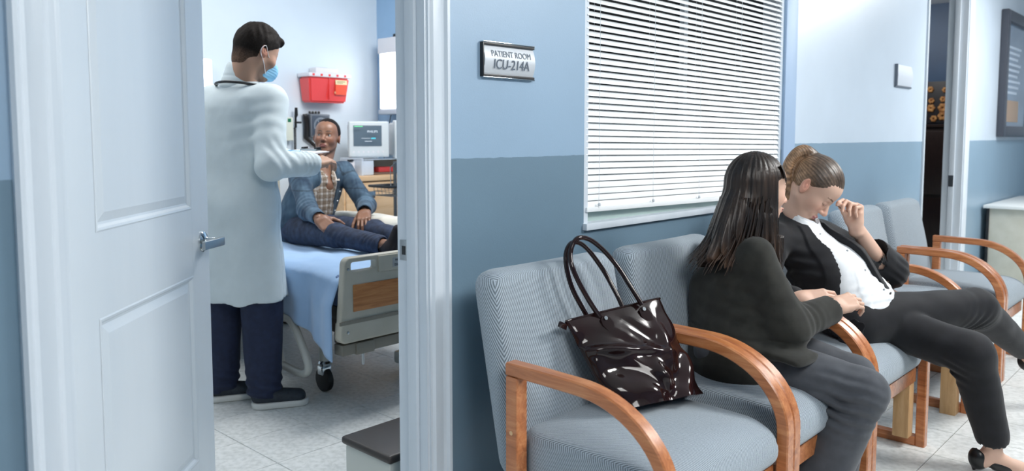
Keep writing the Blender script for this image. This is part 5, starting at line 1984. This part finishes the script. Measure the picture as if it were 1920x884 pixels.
pC = sdf_obj('person', [(hdC, (1.72, 3.22, 1.40), (2.06, 3.56, 1.80), .0036), (hC, (1.98, 3.08, 1.10), (2.26, 3.30, 1.28), .003), (hCl, (1.96, 3.2, 1.1), (2.25, 3.44, 1.25), .003),
             (coreC, (1.55, 3.0, .05), (2.2, 3.8, 1.5), .018)], m_skin_m, origin=(1.85, 3.40, 0.003),
            colfn=lambda vs: head_cols(vs, HC, MC, sC, SK_C, (.38, .16, .13), (.02, .014, .01), closed=False, stubble=.45))
tag(pC, 'doctor in a long white coat and navy trousers, back to the camera, holding a clipboard', 'person')
for s_ in (-1, 1):
    eyeball(HC, MC, sC, s_, MC @ np.array((0, 1, -.35)), pC)
# short hair, faded at the sides, tuft over the forehead
def hairC(p):
    base = ell((0, -.018, .022), (.0800, .1030, .1020))(p)
    top = ell((0, -.002, .060), (.070, .094, .078))(p)
    quiff = ell((0, .075, .088), (.050, .028, .020))(p)
    nape = ell((0, -.062, -.048), (.056, .040, .056))(p)
    return smn(smn(smn(base, top, .03), quiff, .02), nape, .02)
hcc = INT(.006, INT(.008, hairC, U(.006, half((0, .070, .052), (0, .60, -.80)), half((0, -.028, 0), (0, 1, .12)))), half((0, 0, -.082), (0, .30, -1)))
hcc = SUB(.006, hcc, ell((.090, -.008, -.026), (.030, .026, .036)), ell((-.090, -.008, -.026), (.030, .026, .036)))
hcc = DISP(hcc, lambda q: (.0022 * wob(q, 70, 21, 4) + .0014 * wob(q, 160, 22, 4)) * (.35 + 1.2 * np.clip(q[:, 2] / .07, 0, 1)))
vs_, fs_ = mesh_sdf(in_frame(hcc, HC, MC, sC), (1.72, 3.22, 1.52), (2.08, 3.56, 1.84), .0036)
me = np_mesh('hair', vs_ - np.array(parent_world(pC)), fs_)
q_ = (vs_ - HC) @ MC
fade = np.clip((q_[:, 2] + .095) / .075, 0, 1)[:, None]
add_col(me, np.array(SK_C) * .36 * (1 - fade) + np.array((.016, .012, .010)) * fade)
link_mesh('hair', me, mat_hair('short_hair', .75, (180, 180, 180), .15), pC)
# face mask with ear loops
mk = INT(.004, ell((0, .050, -.058), (.060, .074, .062)), U(0.0, rbox((0, .090, -.060), (.050, .056, .040), .012)))
sdf_obj('face_mask', [(in_frame(DISP(mk, lambda q: .0008 * np.sin(q[:, 2] * 500)), HC, MC, sC), (1.80, 3.22, 1.46), (2.08, 3.5, 1.72), .0034)], mat_plain('mask_blue', rgb(140, 198, 232), .75), pC)
for s_ in (-1, 1):
    lpm = MB()
    pts = [(s_ * .052, .055, -.030), (s_ * .070, .020, -.012), (s_ * .083, -.012, .020), (s_ * .086, -.030, .004), (s_ * .082, -.026, -.020), (s_ * .072, .005, -.048), (s_ * .050, .045, -.088)]
    lpm.tube([loc2w(HC, MC, q, sC) for q in smooth_path(pts, 5)], .0016, 6)
    lpm.build('ear_loop', m_lid, pC)
# coat
ct_ = U(.06, ecap((1.795, 3.425, .95), (1.805, 3.440, 1.38), (.185, .135), (.195, .118), sideC), cap(shCR, shCL, .075), ecap((1.790, 3.420, .95), (1.805, 3.415, .50), (.185, .135), (.215, .165), sideC))
ct_ = U(.03, ct_, cap((1.822, 3.435, 1.46), (1.828, 3.432, 1.505), .078, .068))
slc = U(.03, cap(shCR, elC, .078, .064), cap(elC, (2.010, 3.160, 1.141), .064, .056))
slc = SUB(.003, slc, cap((2.020, 3.160, 1.142), (2.1, 3.160, 1.147), .042, .06))
sll = U(.03, cap(shCL, (1.86, 3.52, 1.15), .075, .062), cap((1.86, 3.52, 1.15), (2.0, 3.375, 1.16), .06, .052))
ct_ = U(.028, ct_, slc, sll)
ct_ = SUB(.004, ct_, cap((1.835, 3.43, 1.495), (1.85, 3.42, 1.60), .062, .08))
ct_ = INT(.004, ct_, half((0, 0, .515), (.0, 0, -1)))
def foldC(p):
    d = .0070 * wob(p, 11, 23, st=(1, 1, .45)) + .0042 * wob(p, 26, 24, st=(1, 1, .7)) + .0009 * wob(p, 60, 25)
    low = np.clip((1.0 - p[:, 2]) / .45, 0, 1)
    ph = np.arctan2(p[:, 1] - 3.42, p[:, 0] - 1.80)
    d = d + .005 * low * np.sin(ph * 7 + 1.2)
    d = d + wrinkle(elC + np.array((.04, 0, .03)), (1, .1, .5), .050, .0060, .08, 26)(p)
    d = d + wrinkle((1.98, 3.165, 1.18), (1, 0, .2), .022, .0050, .06, 27)(p)
    d = d + wrinkle((1.83, 3.29, 1.30), (.2, .5, 1), .07, .0055, .10, 28)(p)
    # side vent / seam line running down from under the arm
    d = d + .0045 * np.exp(-((ph + 1.05) / .018) ** 2) * (p[:, 2] < 1.13) * (p[:, 1] < 3.36)
    return d
m_coat = mat_noise('coat_cotton', rgb(206, 218, 222), rgb(212, 224, 228), .8, 12, 300, .12, bdist=.001)
sdf_obj('lab_coat', [(DISP(ct_, foldC), (1.50, 3.0, .48), (2.16, 3.78, 1.56), .0072)], m_coat, pC)
# coat collar
cl_ = U(.012, cap(*[np.array((1.826, 3.433, 1.492))] * 2, .001), ecap((1.818, 3.437, 1.490), (1.832, 3.432, 1.562), (.092, .082), (.078, .074), sideC))
cl_ = SUB(.003, cl_, ecap((1.83, 3.432, 1.47), (1.855, 3.422, 1.66), (.068, .066), (.076, .076), sideC), half((0, 0, 1.0), (0, 0, 1)))
cl_ = DISP(cl_, lambda p: .002 * np.exp(-((p[:, 2] - 1.530 + .2 * (p[:, 0] - 1.83)) / .004) ** 2))
sdf_obj('collar', [(cl_, (1.66, 3.28, 1.44), (1.99, 3.60, 1.63), .0045)], m_coat, pC)
# stethoscope tube round the neck
stp = []
for k in range(25):
    a = R(40 + 280 * k / 24)
    c0 = np.array((1.822, 3.436, 1.520)); f_ = unit(np.cross(unit(sideC), (0, 0, 1))); f_ = f_ if f_[0] > 0 else -f_
    drop_ = -.07 * max(0, math.cos(a)) ** 1.0 - .012
    stp.append(c0 + f_ * .100 * math.cos(a) + unit(sideC) * .112 * math.sin(a) + np.array((0, 0, drop_ + .006 * math.cos(a * 2))))
sm_ = MB(); sm_.tube(stp, .0062, 8)
so = sm_.build('stethoscope', m_black); tag(so, 'dark stethoscope tube lying round the collar of the white coat', 'stethoscope')
# trousers
trc = U(.012, U(.02, cap((1.845, 3.335, .75), (1.845, 3.325, .10), .105, .080)), U(.02, cap((1.755, 3.52, .75), (1.752, 3.565, .10), .105, .082)))
trc = INT(.004, trc, half((0, 0, .055), (0, 0, -1)))
def foldCt(p):
    d = .004 * wob(p, 13, 29, st=(1, 1, .6)) + .0015 * wob(p, 40, 30)
    lo_ = np.clip((.22 - p[:, 2]) / .15, 0, 1)
    return d + .007 * lo_ * np.sin(p[:, 2] * 130 + 3 * p[:, 0] * 12)
m_navyt = mat_noise('navy_scrubs', rgb(22, 32, 58), rgb(28, 40, 68), .8, 40, 400, .15)
sdf_obj('trousers', [(DISP(trc, foldCt), (1.60, 3.18, .04), (2.0, 3.72, .62), .0075)], m_navyt, pC)
m_sneak = mat_noise('sneaker_navy', rgb(34, 42, 52), rgb(44, 53, 62), .7, 80, 300, .3)
m_sole = mat_plain('sole_white', rgb(214, 216, 212), .5)
for (hx, hy, tx, ty) in ((1.785, 3.340, 2.012, 3.215), (1.690, 3.585, 1.92, 3.47)):
    h_ = np.array((hx, hy, 0)); t_ = np.array((tx, ty, 0)); d_ = unit(t_ - h_); sd = np.array((-d_[1], d_[0], 0))
    up_ = U(.02, ecap(h_ + (0, 0, .060) + d_ * .04, t_ - d_ * .045 + (0, 0, .045), (.042, .042), (.045, .032), sd), cap(h_ + d_ * .065 + (0, 0, .07), h_ + d_ * .055 + (0, 0, .115), .042, .045))
    up_ = INT(.003, up_, half((0, 0, .026), (0, 0, -1)))
    so_ = ecap(h_ + d_ * .045 + (0, 0, .020), t_ - d_ * .045 + (0, 0, .020), (.048, .045), (.050, .045), sd)
    so_ = INT(.004, INT(.003, so_, half((0, 0, .004), (0, 0, -1))), half((0, 0, .034), (0, 0, 1)))
    lo_, hi_ = bounds([h_, t_], .10); lo_ = (lo_[0], lo_[1], 0.0); hi_ = (hi_[0], hi_[1], .19)
    shs = sdf_obj('sneaker', [(up_, lo_, hi_, .005)], m_sneak, pC)
    so2 = sdf_obj('sole', [(so_, lo_, hi_, .004)], m_sole, shs)
    for k in range(5):
        l_ = MB(); a_ = h_ + d_ * (.105 + .018 * k) + (0, 0, .103 - .008 * k)
        l_.tube([a_ - sd * .020, a_ + (0, 0, .006), a_ + sd * .020], .0022, 6); l_.build('lace', m_black, shs)

# clipboard with papers and a pen
TRc = np.array((2.145, 3.205, 1.196))
ax_w = np.array((-.17, .98, .02)); ax_l = unit((-.95, -.02, -.10))
def cbp(a, b, h): return tuple(TRc + ax_w * a + ax_l * b + np.array((.16, 0, .98)) * h)
def slab(a0, a1, b0, b1, h0, h1):
    m = MB()
    m._add([cbp(a0, b0, h0), cbp(a1, b0, h0), cbp(a0, b1, h0), cbp(a1, b1, h0), cbp(a0, b0, h1), cbp(a1, b0, h1), cbp(a0, b1, h1), cbp(a1, b1, h1)],
           [(0, 2, 3, 1), (4, 5, 7, 6), (0, 1, 5, 4), (2, 6, 7, 3), (0, 4, 6, 2), (1, 3, 7, 5)])
    return m
cbr = empty('clipboard', TRc + ax_w * .115 + ax_l * .15, "white clipboard with paper and a steel clip in the doctor's hands", 'clipboard')
slab(0, .23, 0, .31, -.004, 0).build('board', m_lid, cbr)
slab(.008, .222, .008, .305, 0.0, .003).build('paper', mat_plain('paper_white', rgb(240, 242, 244), .7), cbr)
slab(.06, .17, -.004, .028, .003, .012).build('clip', m_metal, cbr)
for a_ in (.07, .16):
    slab(a_ - .010, a_ + .010, .0, .022, .010, .020).build('clip_end', m_black, cbr)
pn_ = MB(); pn_.tube([cbp(.075, .10, .010), cbp(.10, .22, .03)], .004, 8); po = pn_.build('pen', mat_plain('pen_blue', rgb(120, 180, 220), .4)); tag(po, "light blue pen lying on the doctor's clipboard", 'pen')

# ================================================================== person D: patient sitting on the bed
SK_D = (.235, .115, .070)
HD = np.array((2.668, 4.010, 1.262)); MD = frame(-136, 10, 4); sD = .94
neckD = U(.02, cap((2.600, 3.985, 1.06), HD + MD @ np.array((0, -.035, -.06)), .056, .050))
hdD = U(.018, in_frame(head_local(lids=0.15, jaw=.90), HD, MD, sD), neckD)
shDR, shDL = np.array((2.455, 3.970, 1.035)), np.array((2.740, 3.950, 1.060))
elDR = np.array((2.395, 3.800, .860)); wDR = np.array((2.350, 3.620, .832))
elDL = np.array((2.770, 3.770, .865)); wDL = np.array((2.655, 3.630, .848))
hDR = hand_sdf(wDR, (.12, -.80, -.52), (.55, .3, -.75), curl=(22, 28, 20), s=1.0, thumb=(52, 14))
hDL = hand_sdf(wDL, (-.45, -.55, -.35), (.2, .1, -.9), left=True, curl=(22, 34, 22), s=.98, thumb=(40, 14))
coreD = U(.015, ecap((2.50, 4.04, .72), (2.595, 3.985, 1.0), (.13, .09), (.12, .08), (1, 0, 0)), cap(shDR, elDR, .04, .035), cap(elDR, wDR, .034, .026), cap(shDL, elDL, .04, .035), cap(elDL, wDL, .034, .026),
          cap((2.42, 3.98, .72), (2.405, 3.54, .735), .05, .04), cap((2.405, 3.54, .735), (2.46, 3.18, .715), .04, .03), cap((2.62, 3.98, .72), (2.64, 3.52, .735), .05, .04), cap((2.64, 3.52, .735), (2.62, 3.12, .72), .04, .03))
chestD = cap((2.60, 3.955, .98), (2.60, 3.975, 1.06), .072, .055)
pD = sdf_obj('person', [(U(.02, hdD, chestD), (2.50, 3.82, .93), (2.82, 4.16, 1.42), .0034), (hDR, (2.28, 3.40, .66), (2.48, 3.70, .90), .003), (hDL, (2.50, 3.42, .70), (2.74, 3.70, .92), .003),
             (coreD, (2.3, 3.0, .60), (2.9, 4.2, 1.12), .016)], m_skin_d, origin=(2.52, 3.98, .66),
            colfn=lambda vs: head_cols(vs, HD, MD, sD, SK_D, (.24, .085, .07), (.03, .016, .012), closed=False))
tag(pD, 'patient in denim jacket and dark jeans sitting on the bed, looking up at the doctor', 'person')
for s_ in (-1, 1):
    eyeball(HD, MD, sD, s_, unit(HC - HD + np.array((0, 0, -.05))), pD)
# hair pulled tight into a low bun
hD = INT(.006, INT(.006, ell((0, -.016, .030), (.0790, .1010, .0925)), U(.006, half((0, .060, .066), (0, .72, -.69)), half((0, -.03, 0), (0, 1, .2)))), half((0, 0, -.055), (0, .1, -1)))
hD = SUB(.006, hD, ell((.088, -.008, -.022), (.030, .030, .036)), ell((-.088, -.008, -.022), (.030, .030, .036)))
hD = U(.012, hD, ell((0, -.110, -.020), (.036, .030, .034)), ell((.02, -.105, -.075), (.030, .030, .040)))
vs_, fs_ = mesh_sdf(in_frame(DISP(hD, lambda q: .0008 * wob(q, 150, 31)), HD, MD, sD), (2.50, 3.84, 1.12), (2.86, 4.20, 1.42), .0034)
me = np_mesh('hair', vs_ - np.array(parent_world(pD)), fs_)
add_col(me, hair_cols(vs_, HD, (.008, .006, .006), (.020, .015, .013), 200, seed=3))
link_mesh('hair', me, MATS['short_hair'], pD)
er_ = MB(); er_.lathe(tuple(loc2w(HD, MD, (-.083, -.006, -.034), sD)), [(.001, -.004), (.004, 0), (.001, .004)], 10); er_.build('earring', m_chrome, pD)
# plaid shirt
pls = U(.04, ecap((2.51, 4.02, .72), (2.595, 3.975, 1.0), (.135, .115), (.125, .095), (1, 0, 0)), cap((2.60, 3.98, 1.02), (2.60, 3.99, 1.075), .072, .064))
pls = SUB(.004, pls, cap((2.598, 3.955, 1.09), (2.598, 3.90, .985), .052, .028), cap((2.60, 3.97, 1.08), (2.61, 3.95, 1.15), .055, .07))
pls = DISP(pls, lambda p: .003 * wob(p, 26, 32) + .0015 * wob(p, 60, 33))
vs_, fs_ = mesh_sdf(pls, (2.32, 3.80, .66), (2.78, 4.2, 1.12), .0058)
me = np_mesh('plaid_shirt', vs_ - np.array(parent_world(pD)), fs_)
def stripe(t, per, w): return (np.abs(((t / per) % 1) - .5) < w)
cc_ = np.tile(np.array((.60, .57, .54)), (len(vs_), 1))
for t_, per_ in ((vs_[:, 0], .034), (vs_[:, 2] + .3 * vs_[:, 1], .034)):
    k_ = stripe(t_, per_, .22)[:, None]; cc_ = np.where(k_, cc_ * np.array((.62, .55, .48)), cc_)
    k_ = stripe(t_ + .012, per_, .06)[:, None]; cc_ = np.where(k_, cc_ * np.array((.5, .42, .36)), cc_)
add_col(me, cc_)
link_mesh('plaid_shirt', me, mat_vcol('plaid_cloth', rough=.85, bstr=.1), pD)
for s_ in (-1, 1):
    cm = MB()
    b_ = np.array((2.600 + s_ * .018, 3.893, 1.010))
    v_ = [b_, b_ + np.array((s_ * .040, .030, .072)), b_ + np.array((s_ * .066, .040, .050)), b_ + np.array((s_ * .052, .0, .0)), ]
    cm._add([tuple(q) for q in v_] + [tuple(q + np.array((0, -.005, 0))) for q in v_], [(0, 1, 2, 3), (7, 6, 5, 4), (0, 4, 5, 1), (1, 5, 6, 2), (2, 6, 7, 3), (3, 7, 4, 0)])
    cm.build('shirt_collar', mat_plain('collar_cream', rgb(206, 196, 184), .8) if s_ < 0 else MATS['collar_cream'], pD)
# denim jacket
dj = U(.05, ecap((2.505, 4.05, .73), (2.60, 3.995, 1.0), (.175, .130), (.160, .112), (1, 0, 0)), cap(shDR, shDL, .058), cap((2.60, 4.01, 1.05), (2.605, 4.015, 1.085), .078, .072))
def openD(p):
    x = p[:, 0] - (2.598 - .30 * np.clip(1.0 - p[:, 2], 0, .3))
    w = .052 + .05 * np.clip(1.0 - p[:, 2], 0, .3)
    return np.maximum(np.abs(x) - w, p[:, 1] - 3.985)
dj = SUB(.006, dj, openD, cap((2.60, 3.985, 1.09), (2.605, 3.96, 1.2), .060, .09))
sdr = U(.03, cap(shDR, elDR, .060, .052), cap(elDR, wDR, .050, .040))
sdl = U(.03, cap(shDL, elDL, .060, .052), cap(elDL, wDL, .050, .040))
dc_ = unit(wDR - elDR)
sdr = SUB(.003, sdr, cap(wDR - dc_ * .004, wDR + dc_ * .08, .030, .06))
dc2 = unit(wDL - elDL)
sdl = SUB(.003, sdl, cap(wDL - dc2 * .004, wDL + dc2 * .08, .030, .06))
dj = smn_f(smn_f(dj, sdr, .02), sdl, .02)
# collar
dj = U(.008, dj, SUB(.002, ecap((2.60, 4.0, 1.06), (2.60, 4.005, 1.10), (.100, .085), (.082, .075), (1, 0, 0)), ecap((2.60, 3.99, 1.0), (2.60, 3.99, 1.2), (.066, .064), (.070, .068), (1, 0, 0)), lambda p: np.maximum(np.abs(p[:, 0] - 2.60) - .05, p[:, 1] - 3.96)))
def foldD(p):
    d = .0035 * wob(p, 20, 34) + .002 * wob(p, 48, 35)
    d = d + wrinkle(elDR, (0, 1, .6), .028, .005, .07, 36)(p) + wrinkle(elDL, (.4, 1, .6), .028, .005, .07, 37)(p)
    return d
vs_, fs_ = mesh_sdf(DISP(dj, foldD), (2.28, 3.55, .66), (2.88, 4.24, 1.15), .0056)
me = np_mesh('denim_jacket', vs_ - np.array(parent_world(pD)), fs_)
n1 = wob(vs_.astype(np.float32), 34, 38, 4)[:, None]; n2 = wob(vs_.astype(np.float32), 120, 39, 4)[:, None]
base = np.array((.014, .034, .064)); hi_c = np.array((.095, .160, .225))
t_ = np.clip(.36 + .50 * n1 + .25 * n2, 0, 1)
cd_ = base * (1 - t_) + hi_c * t_
op = openD(vs_.astype(np.float32))
seam = ((np.abs(op - .016) < .0022) | (np.abs(vs_[:, 2] - .965) < .003) & (vs_[:, 1] < 3.95) | (np.abs(np.linalg.norm(vs_ - shDL, axis=1) - .078) < .0035) | (np.abs(np.linalg.norm(vs_ - shDR, axis=1) - .078) < .0035))[:, None]
cd_ = np.where(seam, cd_ * .5, cd_)
add_col(me, cd_)
link_mesh('denim_jacket', me, mat_vcol('denim', rough=.85, bstr=.25, bscale=420, sheen=.1), pD)
for k in range(4):
    zb = .78 + k * .055
    bt_ = MB(); xx_ = 2.598 - .30 * max(1.0 - zb, 0) + .075
    bt_.lathe((xx_, 3.868 + .04 * (1 - zb), zb), [(.006, 0), (.006, -.003), (.003, -.005)], 10, axis='y'); bt_.build('jacket_button', m_metal, pD)
# jeans
jn = U(.015, U(.03, cap((2.435, 3.98, .730), (2.400, 3.545, .742), .085, .064), cap((2.400, 3.545, .742), (2.455, 3.235, .715), .060, .050), ell((2.52, 4.04, .735), (.175, .13, .075))), U(.03, cap((2.60, 3.98, .730), (2.650, 3.530, .742), .085, .062), cap((2.650, 3.530, .742), (2.64, 3.17, .720), .058, .048)))
jn = SUB(.003, jn, cap((2.46, 3.215, .713), (2.465, 3.17, .713), .038, .06), cap((2.64, 3.15, .719), (2.64, 3.1, .719), .036, .06))
def foldJ(p):
    return .003 * wob(p, 24, 40) + .0014 * wob(p, 60, 41) + wrinkle((2.41, 3.50, .73), (0, 1, .3), .028, .005, .07, 42)(p) + wrinkle((2.44, 3.28, .72), (.2, 1, .3), .024, .0045, .06, 43)(p) + wrinkle((2.64, 3.25, .72), (.2, 1, .3), .024, .0045, .08, 44)(p)
sdf_obj('jeans', [(DISP(jn, foldJ), (2.28, 3.06, .62), (2.80, 4.22, .86), .0058)], mat_noise('dark_denim', rgb(30, 38, 56), rgb(46, 58, 82), .85, 30, 400, .25, bdist=.001), pD)
m_sock = mat_plain('dark_sock', rgb(34, 26, 28), .9)
for ax_, ay_, tz in ((2.465, 3.20, .800), (2.642, 3.13, .815)):
    ft_ = U(.02, cap((ax_, ay_ + .03, .712), (ax_, ay_ - .045, .700), .036, .036), cap((ax_, ay_ - .045, .695), (ax_ + .02, ay_ - .075, tz), .036, .024))
    sdf_obj('sock', [(ft_, (ax_ - .07, ay_ - .15, .64), (ax_ + .09, ay_ + .08, .86), .0045)], m_sock, pD)
